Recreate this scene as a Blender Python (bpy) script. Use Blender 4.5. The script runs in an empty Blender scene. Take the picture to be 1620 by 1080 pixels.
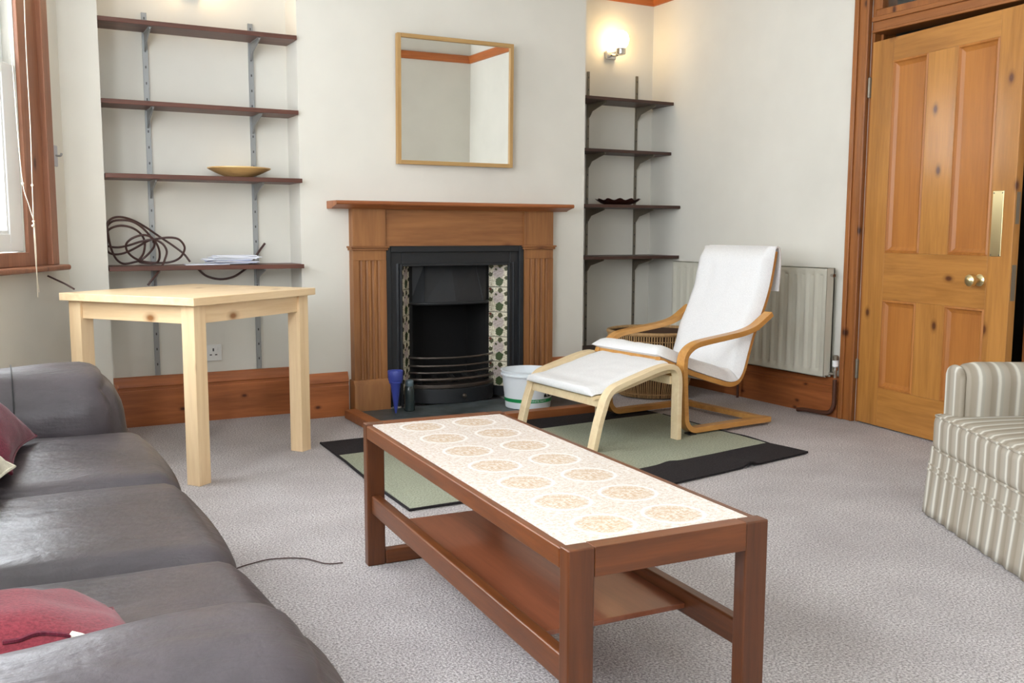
import bpy, bmesh, math, random
from mathutils import Vector, Matrix, noise
random.seed(7)
S = bpy.context.scene
COL = S.collection
PI = math.pi
def C(r, g, b):
    f = lambda c: (c/255/12.92) if c/255 <= .04045 else ((c/255+.055)/1.055)**2.4
    return (f(r), f(g), f(b), 1)

# ------------------------------------------------------------------ camera
H = 1.02
F_PX = 1505.27
PITCH, YAW, ROLL = math.radians(6.586), math.radians(28.555), math.radians(.181)
fw = Vector((math.sin(YAW)*math.cos(PITCH), math.cos(YAW)*math.cos(PITCH), -math.sin(PITCH)))
r0 = Vector((math.cos(YAW), -math.sin(YAW), 0)); u0 = r0.cross(fw)
rt = r0*math.cos(ROLL)+u0*math.sin(ROLL); up = u0*math.cos(ROLL)-r0*math.sin(ROLL)
cam = bpy.data.cameras.new('camera'); camo = bpy.data.objects.new('camera', cam); COL.objects.link(camo)
M = Matrix.Identity(4)
for i in range(3):
    M[i][0] = rt[i]; M[i][1] = up[i]; M[i][2] = -fw[i]
M[2][3] = H
camo.matrix_world = M
cam.sensor_width = 36; cam.lens = 36*F_PX/1620; cam.clip_start = .05
S.camera = camo
CAM = Vector((0, 0, H))
def ray(x, y): return rt*(x-810)-up*(y-540)+fw*F_PX
def px_z(x, y, z): d = ray(x, y); return CAM+d*((z-H)/d.z)
def px_y(x, y, Y): d = ray(x, y); return CAM+d*(Y/d.y)
def px_x(x, y, X): d = ray(x, y); return CAM+d*(X/d.x)

# ------------------------------------------------------------------ world, exposure
W = bpy.data.worlds.new('sky'); S.world = W; W.use_nodes = True
bg = W.node_tree.nodes['Background']; bg.inputs[0].default_value = (.90, .95, 1, 1); bg.inputs[1].default_value = 6.0
S.view_settings.view_transform = 'Standard'; S.view_settings.look = 'None'
S.view_settings.exposure = 1.24; S.view_settings.gamma = 1
S.view_settings.use_curve_mapping = False

def portal(name, loc, normal, sx, sy):
    l = bpy.data.lights.new(name, 'AREA'); l.shape = 'RECTANGLE'; l.size = sx; l.size_y = sy; l.cycles.is_portal = True
    o = bpy.data.objects.new(name, l); COL.objects.link(o); o.location = loc
    o.rotation_euler = Vector(normal).to_track_quat('-Z', 'Z').to_euler()

# ------------------------------------------------------------------ helpers
MESH = {}
def obj(name, bm, mat, parent=None, bevel=0, smooth=False, seg=2, ang=35):
    bmesh.ops.recalc_face_normals(bm, faces=bm.faces[:])
    me = bpy.data.meshes.new(name); bm.to_mesh(me); bm.free()
    me.materials.append(mat)
    if smooth:
        me.shade_smooth()
        me.set_sharp_from_angle(angle=math.radians(ang if smooth is True else smooth))
    o = bpy.data.objects.new(name, me); COL.objects.link(o)
    if parent: o.parent = parent
    if bevel:
        b = o.modifiers.new('bevel', 'BEVEL'); b.width = bevel; b.segments = seg; b.limit_method = 'ANGLE'; b.angle_limit = math.radians(40)
        me.shade_smooth(); b.harden_normals = True
    return o
def tag(o, label, cat, group=None):
    o['label'] = label; o['category'] = cat
    if group: o['group'] = group
    return o
def thing(name, label, cat, loc=(0, 0, 0), rz=0, group=None):
    o = bpy.data.objects.new(name, None); COL.objects.link(o); o.location = loc; o.rotation_euler = (0, 0, rz)
    o.empty_display_size = .05
    return tag(o, label, cat, group)
def struct(o): o['kind'] = 'structure'; return o
def sempty(name, loc=(0, 0, 0), rz=0):
    o = bpy.data.objects.new(name, None); COL.objects.link(o); o.location = loc; o.rotation_euler = (0, 0, rz); o.empty_display_size = .05
    return struct(o)
def dup(root, **kw):
    r = root.copy(); COL.objects.link(r)
    for ch in list(root.children):
        c = ch.copy(); COL.objects.link(c); c.parent = r
        for g in ch.children:
            d = g.copy(); COL.objects.link(d); d.parent = c
    for k, v in kw.items():
        if k in ('loc',): r.location = v
        elif k == 'rz': r.rotation_euler = (0, 0, v)
        else: r[k] = v
    return r
def BM(): return bmesh.new()
def box(bm, x0, x1, y0, y1, z0, z1, mat=None):
    vs = [bm.verts.new((x, y, z)) for z in (z0, z1) for x, y in ((x0, y0), (x1, y0), (x1, y1), (x0, y1))]
    for f in ((0, 3, 2, 1), (4, 5, 6, 7), (0, 1, 5, 4), (1, 2, 6, 5), (2, 3, 7, 6), (3, 0, 4, 7)):
        bm.faces.new([vs[i] for i in f])
    if mat is not None:
        for v in vs: v.co = mat @ v.co
    return vs
def bx(*a): bm = BM(); box(bm, *a); return bm
def prism(bm, pts, vec):
    a = [bm.verts.new(p) for p in pts]; b = [bm.verts.new(Vector(p)+Vector(vec)) for p in pts]
    bm.faces.new(a); bm.faces.new(b[::-1])
    for i in range(len(a)):
        j = (i+1) % len(a); bm.faces.new((a[i], a[j], b[j], b[i]))
def cat(pts, n=6, closed=False):
    pts = [Vector(p) for p in pts]; out = []; L = len(pts)
    rng = range(L if closed else L-1)
    for i in rng:
        p0 = pts[(i-1) % L] if closed or i > 0 else pts[0]*2-pts[1]
        p1 = pts[i]; p2 = pts[(i+1) % L]
        p3 = pts[(i+2) % L] if closed or i+2 < L else pts[-1]*2-pts[-2]
        for k in range(n):
            t = k/n
            out.append(.5*((2*p1)+(p2-p0)*t+(2*p0-5*p1+4*p2-p3)*t*t+(3*p1-p0-3*p2+p3)*t**3))
    if not closed: out.append(pts[-1])
    return out
def tube(bm, pts, r, n=8, closed=False):
    pts = [Vector(p) for p in pts]; L = len(pts); rings = []
    t0 = (pts[1]-pts[0]).normalized(); ref = Vector((0, 0, 1)) if abs(t0.z) < .9 else Vector((1, 0, 0))
    nrm = (ref-t0*ref.dot(t0)).normalized()
    for i in range(L):
        a = pts[(i-1) % L] if closed or i else pts[0]; b = pts[(i+1) % L] if closed or i < L-1 else pts[-1]
        t = (b-a).normalized(); nrm = (nrm-t*nrm.dot(t)).normalized(); bi = t.cross(nrm)
        rr = r(i/(L-1)) if callable(r) else r
        rings.append([bm.verts.new(pts[i]+(nrm*math.cos(2*PI*k/n)+bi*math.sin(2*PI*k/n))*rr) for k in range(n)])
    for i in range(L if closed else L-1):
        A, B = rings[i], rings[(i+1) % L]
        for k in range(n): bm.faces.new((A[k], A[(k+1) % n], B[(k+1) % n], B[k]))
    if not closed: bm.faces.new(rings[0][::-1]); bm.faces.new(rings[-1])
def lathe(bm, prof, n=24, c=(0, 0, 0), f=None, axis='z'):
    rings = []
    for r, z in prof:
        ring = []
        for k in range(n):
            a = 2*PI*k/n; rr, zz = (r, z) if f is None else f(r, z, a)
            p = (rr*math.cos(a), rr*math.sin(a), zz)
            if axis == 'y': p = (p[0], p[2], p[1])
            if axis == 'x': p = (p[2], p[0], p[1])
            ring.append(bm.verts.new(Vector(c)+Vector(p)))
        rings.append(ring)
    for A, B in zip(rings, rings[1:]):
        for k in range(n): bm.faces.new((A[k], A[(k+1) % n], B[(k+1) % n], B[k]))
    bm.faces.new(rings[0][::-1]); bm.faces.new(rings[-1])
def ribbon(bm, path, v0, v1, th):
    """bent laminated strip: path of (u, z), centred thickness th, width v0..v1 (local y)"""
    P = [Vector((p[0], p[1])) for p in path]; rings = []
    for i, p in enumerate(P):
        a = P[max(i-1, 0)]; b = P[min(i+1, len(P)-1)]; t = (b-a).normalized(); n = Vector((-t.y, t.x))
        o = p+n*th/2; q = p-n*th/2
        rings.append([bm.verts.new((o.x, v0, o.y)), bm.verts.new((o.x, v1, o.y)), bm.verts.new((q.x, v1, q.y)), bm.verts.new((q.x, v0, q.y))])
    for A, B in zip(rings, rings[1:]):
        for k in range(4): bm.faces.new((A[k], A[(k+1) % 4], B[(k+1) % 4], B[k]))
    bm.faces.new(rings[0][::-1]); bm.faces.new(rings[-1])
def soft(bm, a, b, c, r, cuts=14, fn=None, off=(0, 0, 0)):
    """dense rounded box of half sizes a, b, c; fn moves vertices (p, unit p)"""
    n = cuts; vs = {}
    def key(p): return tuple(round(x, 5) for x in p)
    def vert(p):
        k = key(p)
        if k not in vs: vs[k] = bm.verts.new(p)
        return vs[k]
    for ax in range(3):
        for sg in (-1, 1):
            o1, o2 = (ax+1) % 3, (ax+2) % 3
            g = [[None]*(n+1) for _ in range(n+1)]
            for i in range(n+1):
                for j in range(n+1):
                    p = [0, 0, 0]; p[ax] = sg
                    # denser near the edges
                    ti = -1+2*i/n; tj = -1+2*j/n
                    p[o1] = math.sin(ti*PI/2)*.35+ti*.65; p[o2] = math.sin(tj*PI/2)*.35+tj*.65
                    g[i][j] = vert(p)
            for i in range(n):
                for j in range(n): bm.faces.new((g[i][j], g[i+1][j], g[i+1][j+1], g[i][j+1]))
    for v in vs.values():
        q = v.co.copy(); p = Vector((q.x*a, q.y*b, q.z*c))
        inn = Vector((max(-a+r, min(a-r, p.x)), max(-b+r, min(b-r, p.y)), max(-c+r, min(c-r, p.z))))
        d = p-inn
        if d.length > 1e-7: p = inn+d.normalized()*r
        if fn: p = fn(p, q)
        v.co = p+Vector(off)
def pillow(bm, a, b, h, n=20, wr=.006, seed=0):
    g = {}
    for s in (1, -1):
        for i in range(n+1):
            for j in range(n+1):
                u = -1+2*i/n; v = -1+2*j/n; e = i in (0, n) or j in (0, n)
                if e and s == -1: g[s, i, j] = g[1, i, j]; continue
                x = a*u*(1-.10*(1-v*v)*abs(u)); y = b*v*(1-.10*(1-u*u)*abs(v))
                z = s*h*max(0, (1-u**2)*(1-v**2))**.55
                z += wr*noise.noise(Vector((u*2.5+seed, v*2.5, s*3)))*(0 if e else 1)
                g[s, i, j] = bm.verts.new((x, y, z))
        for i in range(n):
            for j in range(n):
                q = [g[s, i, j], g[s, i+1, j], g[s, i+1, j+1], g[s, i, j+1]]
                bm.faces.new(q if s == 1 else q[::-1])

# ------------------------------------------------------------------ materials
def mat(name, col, rough=.6, metal=0, spec=.5, **kw):
    m = bpy.data.materials.new(name); m.use_nodes = True
    p = m.node_tree.nodes['Principled BSDF']
    p.inputs['Base Color'].default_value = col; p.inputs['Roughness'].default_value = rough
    p.inputs['Metallic'].default_value = metal; p.inputs['Specular IOR Level'].default_value = spec
    for k, v in kw.items(): p.inputs[k.replace('_', ' ')].default_value = v
    return m
class N:
    def __init__(s, m): s.m = m; s.t = m.node_tree; s.p = s.t.nodes['Principled BSDF']
    def n(s, ty, **kw):
        x = s.t.nodes.new(ty)
        for k, v in kw.items():
            if hasattr(x, k): setattr(x, k, v)
            else: x.inputs[k].default_value = v
        return x
    def l(s, a, b): s.t.links.new(a, b)
    def coord(s, scale=(1, 1, 1), rot=(0, 0, 0)):
        tc = s.n('ShaderNodeTexCoord'); mp = s.n('ShaderNodeMapping'); mp.inputs['Scale'].default_value = scale; mp.inputs['Rotation'].default_value = rot
        s.l(tc.outputs['Object'], mp.inputs[0]); return mp.outputs[0]
    def noise(s, vec, scale, detail=4, rough=.55, dist=0):
        x = s.n('ShaderNodeTexNoise'); x.inputs['Scale'].default_value = scale; x.inputs['Detail'].default_value = detail
        x.inputs['Roughness'].default_value = rough; x.inputs['Distortion'].default_value = dist
        s.l(vec, x.inputs['Vector']); return x.outputs['Fac']
    def ramp(s, fac, stops):
        r = s.n('ShaderNodeValToRGB'); e = r.color_ramp.elements
        while len(e) < len(stops): e.new(.5)
        for el, (pos, c) in zip(e, stops): el.position = pos; el.color = c
        s.l(fac, r.inputs[0]); return r.outputs[0]
    def mix(s, fac, a, b, mode='MIX'):
        x = s.n('ShaderNodeMix', data_type='RGBA', blend_type=mode)
        for v, i in ((fac, 0), (a, 6), (b, 7)):
            if hasattr(v, 'links'): s.l(v, x.inputs[i])
            else: x.inputs[i].default_value = v
        return x.outputs[2]
    def math(s, op, a, b=0, c=0):
        x = s.n('ShaderNodeMath', operation=op)
        for v, i in ((a, 0), (b, 1), (c, 2)):
            if hasattr(v, 'links'): s.l(v, x.inputs[i])
            else: x.inputs[i].default_value = v
        return x.outputs[0]
    def bump(s, h, strength=.3, dist=.01):
        b = s.n('ShaderNodeBump'); b.inputs['Strength'].default_value = strength; b.inputs['Distance'].default_value = dist
        s.l(h, b.inputs['Height']); s.l(b.outputs[0], s.p.inputs['Normal'])
    def base(s, c): s.l(c, s.p.inputs['Base Color'])
def wood(name, dark, light, axis=2, scale=14, rough=.45, knots=0, knotcol=(60, 30, 12), bump=.15, coat=0, stretch=.07):
    m = mat(name, C(*light), rough); w = N(m)
    sc = [1, 1, 1]; sc[axis] = stretch
    v = w.coord(sc)
    n1 = w.noise(v, scale, 5, .6, 1.2); n2 = w.noise(v, scale*7, 3, .6, .3)
    f = w.math('MULTIPLY_ADD', n2, .35, w.math('MULTIPLY', n1, .75))
    c = w.ramp(f, [(.30, C(*dark)), (.68, C(*light))])
    if knots:
        sx = w.n('ShaderNodeSeparateXYZ'); w.l(w.coord(), sx.inputs[0]); cb = w.n('ShaderNodeCombineXYZ')
        o1, o2 = (axis+1) % 3, (axis+2) % 3
        w.l(w.math('ADD', sx.outputs[o1], sx.outputs[o2]), cb.inputs[0]); w.l(w.math('MULTIPLY', sx.outputs[axis], .6), cb.inputs[1])
        vo = w.n('ShaderNodeTexVoronoi', voronoi_dimensions='2D'); vo.inputs['Scale'].default_value = knots
        w.l(cb.outputs[0], vo.inputs['Vector'])
        kf = w.ramp(vo.outputs['Distance'], [(.022, (1, 1, 1, 1)), (.05, (.35, .35, .35, 1)), (.085, (0, 0, 0, 1))])
        c = w.mix(kf, c, C(*knotcol))
    w.base(c); w.bump(f, bump, .003)
    if coat: m.node_tree.nodes['Principled BSDF'].inputs['Coat Weight'].default_value = coat; m.node_tree.nodes['Principled BSDF'].inputs['Coat Roughness'].default_value = .12
    return m
def speck(name, a, b, scale=200, rough=.9, bump=.4, dist=.004, big=None, sheen=0):
    m = mat(name, C(*a), rough, spec=.2); w = N(m); v = w.coord()
    f = w.noise(v, scale, 2, .7); c = w.ramp(f, [(.35, C(*a)), (.65, C(*b))])
    if big:
        g = w.noise(v, big, 3); c = w.mix(w.ramp(g, [(.35, (0, 0, 0, 1)), (.7, (.35, .35, .35, 1))]), c, C(*a))
    w.base(c); w.bump(f, bump, dist)
    if sheen: w.p.inputs['Sheen Weight'].default_value = sheen
    return m
M_WALL = mat('wall_paint', C(222, 221, 214), .85, spec=.2); w = N(M_WALL); v = w.coord()
w.base(w.ramp(w.noise(v, 2.2, 3), [(.3, C(216, 213, 203)), (.7, C(224, 221, 211))])); w.bump(w.noise(v, 60, 3), .05, .002)
M_CEIL = mat('ceiling_paint', C(236, 235, 230), .9, spec=.1)
M_CARPET = speck('carpet', (142, 134, 134), (232, 226, 225), 150, .95, 1.0, .008, big=3, sheen=.1)
M_SKIRT = wood('skirting_pine_x', (116, 64, 32), (182, 108, 60), 0, 9, .4, 5, (80, 34, 14))
M_SKIRTY = wood('skirting_pine_y', (116, 64, 32), (182, 108, 60), 1, 9, .4, 5, (80, 34, 14))
M_RAIL = wood('picture_rail_pine', (150, 78, 32), (190, 108, 52), 0, 9, .4)
M_RAILY = wood('picture_rail_pine_y', (150, 78, 32), (190, 108, 52), 1, 9, .4)
M_DOOR = wood('door_pine', (142, 90, 36), (190, 132, 64), 2, 9, .38, 3.2, (90, 45, 15), coat=.15)
M_DOORY = wood('door_pine_rail', (142, 90, 36), (190, 132, 64), 0, 9, .38, 3.2, (90, 45, 15), coat=.15)
M_PANEL = wood('door_panel_pine', (146, 86, 36), (182, 118, 54), 2, 7, .4)
M_ARCH = wood('architrave_pine', (112, 64, 28), (164, 102, 50), 2, 10, .42, 4, (70, 32, 12))
M_ARCHY = wood('architrave_pine_y', (112, 64, 28), (164, 102, 50), 1, 10, .42, 4, (70, 32, 12))
M_CASE = wood('window_pine', (112, 70, 48), (160, 108, 80), 2, 10, .4, 3, (70, 34, 18))
M_SUR = wood('mantel_pine_v', (116, 72, 38), (160, 108, 62), 2, 9, .5, bump=.08)
M_SURX = wood('mantel_pine_x', (110, 66, 34), (164, 110, 64), 0, 8, .5, 2.4, (92, 44, 18))
M_MANT = wood('mantel_shelf_pine', (122, 66, 34), (168, 102, 58), 0, 9, .4)
M_OAK = wood('oak_frame', (158, 120, 70), (188, 152, 98), 2, 16, .5)
M_SHELF = wood('shelf_teak', (62, 34, 26), (104, 62, 48), 0, 10, .45)
M_SHELFD = wood('shelf_dark', (44, 26, 20), (74, 46, 36), 0, 10, .45)
M_TABLE = wood('table_pine', (226, 190, 142), (248, 220, 178), 0, 10, .4, 3, (150, 100, 55), coat=.2)
M_TABLEY = wood('table_pine_y', (226, 190, 142), (248, 220, 178), 1, 10, .4, 3, (150, 100, 55), coat=.2)
M_TABLEL = wood('table_pine_leg', (226, 190, 142), (248, 220, 178), 2, 10, .4, 4, (150, 100, 55), coat=.2)
M_TEAK = wood('teak_y', (66, 34, 15), (120, 66, 31), 1, 14, .36, coat=.12)
M_TEAKX = wood('teak_x', (66, 34, 15), (120, 66, 31), 0, 14, .36, coat=.12)
M_TEAKZ = wood('teak_z', (60, 31, 14), (106, 58, 28), 2, 14, .36, coat=.12)
M_TSHELF = wood('teak_shelf', (102, 54, 32), (146, 84, 56), 1, 9, .3, coat=.35, bump=.04)
M_BIRCH = wood('birch', (222, 196, 152), (240, 220, 182), 0, 12, .4, stretch=.2)
M_BEECH = wood('honey_beech', (182, 124, 58), (212, 158, 88), 0, 12, .35, stretch=.2, coat=.2)
M_WHITEP = mat('white_gloss', C(238, 240, 240), .3)
M_STEEL = mat('shelf_steel', C(158, 160, 160), .45, .6)
M_SLOT = mat('slot_dark', C(70, 70, 70), .7)
M_BRONZE = mat('bronze_steel', C(132, 124, 110), .45, .6)
M_CHROME = mat('chrome', C(210, 208, 205), .18, 1)
M_BRASS = mat('brass', C(222, 206, 158), .28, 1)
M_IRON = mat('cast_iron', C(34, 36, 39), .5, .2); w = N(M_IRON); w.bump(w.noise(w.coord(), 120, 3), .15, .002)
M_GRATE = mat('polished_iron', C(92, 84, 78), .35, .8)
M_SOOT = mat('soot', C(16, 15, 15), .95)
M_SLATE = mat('slate', C(60, 68, 70), .45); w = N(M_SLATE); w.base(w.ramp(w.noise(w.coord(), 9, 6, .65), [(.3, C(40, 46, 48)), (.7, C(92, 100, 102))]))
M_MIRROR = mat('mirror', (.93, .94, .92, 1), .01, 1)
M_LEATHER = mat('leather', C(82, 75, 77), .36, spec=.6); w = N(M_LEATHER); v = w.coord()
f1 = w.noise(v, 4, 5, .6, .6); f2 = w.noise(v, 70, 4, .6); f3 = w.noise(w.coord((1.4, 6, 3), (0, 0, .35)), 3.0, 4, .55, 1.0)
cc = w.ramp(f1, [(.3, C(54, 48, 52)), (.75, C(80, 72, 76))])
cc = w.mix(w.ramp(w.noise(v, 8, 8, .75, .8), [(.62, (0, 0, 0, 1)), (.80, (.45, .45, .45, 1))]), cc, C(140, 132, 128))
w.base(cc); w.bump(w.math('ADD', w.math('ADD', f1, w.math('MULTIPLY', f3, 1.0)), w.math('MULTIPLY', f2, .2)), .40, .010)
rr = w.n('ShaderNodeMapRange'); rr.inputs[3].default_value = .28; rr.inputs[4].default_value = .46; w.l(w.noise(v, 14, 4), rr.inputs[0]); w.l(rr.outputs[0], w.p.inputs['Roughness'])
M_MAROON = speck('maroon_velvet', (84, 24, 40), (112, 36, 54), 220, .85, .3, .003, sheen=.15)
M_RED = speck('red_velvet', (108, 36, 46), (134, 50, 60), 220, .85, .3, .003, sheen=.15)
M_CREAM = speck('cream_cotton', (214, 208, 188), (228, 222, 204), 150, .9, .3, .003)
M_CANVAS = speck('white_canvas', (226, 226, 226), (240, 240, 240), 260, .9, .25, .002)
M_RUG = speck('rug_green', (138, 142, 124), (180, 184, 164), 140, .95, .6, .005, big=2.5)
M_RUGB = speck('rug_black', (34, 31, 33), (50, 46, 48), 160, .95, .5, .004)
M_TUB = mat('tub_plastic', C(232, 238, 242), .35)
M_GREEN = mat('tub_green', C(30, 150, 84), .4)
M_BLACKP = mat('black_plastic', C(26, 26, 28), .5)
M_BLUE = mat('blue_plastic', C(58, 70, 150), .4)
M_BOTTLE = mat('bottle_glass', C(34, 44, 44), .2)
M_RADI = mat('radiator_enamel', C(206, 203, 188), .4)
M_HOSE = mat('brown_hose', C(70, 46, 42), .5)
M_PIPE = mat('painted_pipe', C(84, 50, 36), .4)
M_PAPER = mat('paper', C(228, 230, 238), .8); M_PAPER2 = mat('paper_blue', C(170, 178, 210), .8)
M_BOWL = wood('bowl_wood', (196, 152, 92), (226, 188, 126), 0, 20, .4)
M_DBOWL = mat('dark_carved', C(58, 30, 24), .35)
M_CORD = mat('cord_cotton', C(226, 214, 192), .9)
M_SOCK = mat('socket_plastic', C(226, 226, 222), .4)
M_GAP = mat('dark_gap', C(20, 16, 14), .9)
M_WICKIN = mat('wicker_core', C(72, 50, 34), .9)
M_WICK = wood('wicker', (140, 106, 68), (188, 152, 104), 2, 30, .7)
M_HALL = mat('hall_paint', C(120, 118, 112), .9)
M_GLOBE = mat('lamp_globe', C(255, 240, 210), .4); M_GLOBE.node_tree.nodes['Principled BSDF'].inputs['Emission Color'].default_value = (1, .70, .36, 1); M_GLOBE.node_tree.nodes['Principled BSDF'].inputs['Emission Strength'].default_value = 10
M_GLASS = bpy.data.materials.new('window_glass'); M_GLASS.use_nodes = True; t = M_GLASS.node_tree; t.nodes.clear()
_o = t.nodes.new('ShaderNodeOutputMaterial'); _m = t.nodes.new('ShaderNodeMixShader'); _t = t.nodes.new('ShaderNodeBsdfTransparent'); _g = t.nodes.new('ShaderNodeBsdfGlossy')
_g.inputs['Roughness'].default_value = .02; _m.inputs[0].default_value = .06
t.links.new(_t.outputs[0], _m.inputs[1]); t.links.new(_g.outputs[0], _m.inputs[2]); t.links.new(_m.outputs[0], _o.inputs[0])
def stripes(name, axis):
    m = mat(name, C(170, 162, 148), .9, spec=.15); w = N(m); v = w.coord()
    sp = w.n('ShaderNodeSeparateXYZ'); w.l(v, sp.inputs[0]); x = sp.outputs[axis]
    f = w.math('FRACT', w.math('MULTIPLY', x, 1/.066))
    c = w.ramp(f, [(0, C(170, 161, 146)), (.28, C(162, 152, 137)), (.34, C(148, 138, 122)), (.58, C(158, 148, 133)), (.64, C(172, 166, 154)), (.70, C(206, 202, 190)), (.80, C(208, 204, 192)), (.86, C(172, 166, 154)), (.95, C(166, 160, 148))])
    w.base(c); w.bump(w.noise(v, 300, 2), .2, .002); return m
M_STRV = stripes('striped_cloth_width', 1); M_STRU = stripes('striped_cloth_depth', 0)
def tile_ct():
    m = mat('table_tile', C(235, 228, 218), .22); w = N(m); v = w.coord()
    ln = w.n('ShaderNodeVectorMath', operation='LENGTH')
    mp = w.n('ShaderNodeMapping'); mp.inputs['Scale'].default_value = (1, 1, 0); w.l(v, mp.inputs[0]); w.l(mp.outputs[0], ln.inputs[0])
    d = ln.outputs['Value']
    n1 = w.noise(v, 120, 3, .6, 1.0)
    brown = w.ramp(n1, [(.40, C(228, 221, 214)), (.64, C(204, 186, 168))])
    tan = w.ramp(n1, [(.36, C(226, 216, 203)), (.62, C(198, 170, 140))])
    disc = w.ramp(d, [(.050/.1*.1, (1, 1, 1, 1)), (.056, (0, 0, 0, 1))])
    c = w.mix(disc, brown, tan)
    ring = w.math('LESS_THAN', w.math('ABSOLUTE', w.math('SUBTRACT', d, .064)), .004)
    c = w.mix(ring, c, C(234, 229, 223)); w.base(c); return m
M_TILECT = tile_ct()
def tile_fp():
    m = mat('floral_tile', C(222, 214, 190), .25); w = N(m); v = w.coord()
    base = w.ramp(w.noise(v, 60, 3), [(.35, C(206, 196, 170)), (.7, C(232, 226, 206))])
    def blob(cx, cz, r, sc, col, c, th=.5):
        q = w.n('ShaderNodeMapping'); q.inputs['Location'].default_value = (-cx, 0, -cz); w.l(v, q.inputs[0])
        ln = w.n('ShaderNodeVectorMath', operation='LENGTH'); w.l(q.outputs[0], ln.inputs[0])
        nn = w.noise(v, sc, 2, .5); dd = w.math('ADD', ln.outputs['Value'], w.math('MULTIPLY', w.math('SUBTRACT', nn, .5), r*1.1))
        return w.mix(w.math('LESS_THAN', dd, r), c, C(*col))
    c = blob(0, .012, .036, 110, (188, 174, 168), base)
    for x, z, r in ((-.045, .05, .016), (.012, .055, .016), (.05, .035, .013), (-.05, -.0, .014), (.052, -.02, .012), (-.015, .03, .008)): c = blob(x, z, r*.95, 120, (74, 78, 54), c)
    c = blob(.004, -.042, .026, 40, (60, 80, 48), c); c = blob(-.052, .062, .008, 60, (98, 50, 40), c)
    c = w.mix(w.ramp(w.noise(v, 150, 3, .6), [(.50, (0, 0, 0, 1)), (.60, (.6, .6, .6, 1))]), c, C(96, 84, 66)); w.base(c); return m
M_FT = tile_fp()
def tile_fp2():
    m = M_FT.copy(); m.name = 'floral_tile_rose'; return m

# ------------------------------------------------------------------ room shell
YB, YL, YR, XR = 5.04, 5.25, 5.48, 4.085      # breast face, wide alcove, narrow alcove, door wall
XBL, XBR = 1.455, 3.25                        # breast sides
XN0, XN1, YN = .315, .488, 4.98               # pier between the bay and the wide alcove
YK = 1.12                                     # wall behind the armchair
ZC = 2.85
struct(obj('floor', bx(-1.2, 5.6, -1.9, 5.9, -.1, 0), M_CARPET))
struct(obj('ceiling', bx(-1.2, 5.6, -1.9, 5.9, ZC, ZC+.1), M_CEIL))
bm = BM()     # chimney breast with the fire opening
box(bm, XBL, 2.02, YB, 5.75, 0, ZC); box(bm, 2.72, XBR, YB, 5.75, 0, ZC); box(bm, 2.02, 2.72, YB, 5.75, .86, ZC); box(bm, 2.02, 2.72, 5.45, 5.75, 0, .86)
struct(obj('wall_breast', bm, M_WALL))
struct(obj('wall_alcove_left', bx(XN1-.2, XBL, YL, YL+.25, 0, ZC), M_WALL))
struct(obj('wall_alcove_right', bx(XBR, XR, YR, YR+.25, 0, ZC), M_WALL))
struct(obj('wall_pier', bx(XN0, XN1, YN, YL+.25, 0, ZC), M_WALL))
DY0, DY1, DZ = 2.64, 3.593, 2.46              # door opening in the right wall, transom included
bm = BM(); box(bm, XR, XR+.16, DY1, YR+.25, 0, ZC); box(bm, XR, XR+.16, YK-.2, DY0, 0, ZC); box(bm, XR, XR+.16, DY0, DY1, DZ, ZC)
struct(obj('wall_right', bm, M_WALL))
struct(obj('wall_back', bx(2.9, XR, YK-.2, YK, 0, ZC), M_WALL))
struct(obj('wall_side', bx(2.9, 3.1, -1.9, YK-.2, 0, ZC), M_WALL))
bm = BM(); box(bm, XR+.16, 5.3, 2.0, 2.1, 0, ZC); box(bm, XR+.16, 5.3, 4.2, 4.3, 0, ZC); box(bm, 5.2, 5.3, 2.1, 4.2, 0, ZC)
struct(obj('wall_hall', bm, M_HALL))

def baseboard(name, p0, p1, m, h=.25):
    """moulded board from p0 to p1; the room lies to the left of p0->p1"""
    p0 = Vector((p0[0], p0[1], 0)); p1 = Vector((p1[0], p1[1], 0)); d = (p1-p0).normalized(); n = Vector((-d.y, d.x, 0))
    prof = [(0, 0), (.024, 0), (.024, h-.075), (.020, h-.07), (.020, h-.058), (.026, h-.052), (.024, h-.035), (.015, h-.018), (.013, h-.006), (.008, h), (0, h)]
    bm = BM(); prism(bm, [p0+n*a+Vector((0, 0, z)) for a, z in prof], p1-p0)
    return struct(obj(name, bm, m))
baseboard('baseboard_alcove_left', (XBL, YL), (XN1, YL), M_SKIRT, .262)
baseboard('baseboard_breast_left', (1.70, YB), (XBL-.02, YB), M_SKIRT, .245)
baseboard('baseboard_breast_side', (XBL, YB-.02), (XBL, YL), M_SKIRTY, .245)
baseboard('baseboard_breast_right', (XBR+.02, YB), (3.0, YB), M_SKIRT, .245)
baseboard('baseboard_alcove_right', (XR, YR), (XBR, YR), M_SKIRT, .24)
baseboard('baseboard_right', (XR, 3.70), (XR, YR), M_SKIRTY, .228)
baseboard('baseboard_pier', (XN1, YL), (XN1, YN-.02), M_SKIRTY, .262)
baseboard('baseboard_pier_front', (XN1+.02, YN), (XN0, YN), M_SKIRT, .262)
baseboard('baseboard_back', (2.9, YK), (XR, YK), M_SKIRT, .24)
def rail(name, p0, p1, m):
    p0 = Vector((p0[0], p0[1], 0)); p1 = Vector((p1[0], p1[1], 0)); d = (p1-p0).normalized(); n = Vector((-d.y, d.x, 0))
    prof = [(0, 2.558), (.012, 2.56), (.018, 2.575), (.022, 2.585), (.034, 2.60), (.040, 2.612), (.040, 2.625), (.02, 2.632), (0, 2.632)]
    bm = BM(); prism(bm, [p0+n*a+Vector((0, 0, z)) for a, z in prof], p1-p0); return struct(obj(name, bm, m))
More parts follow.
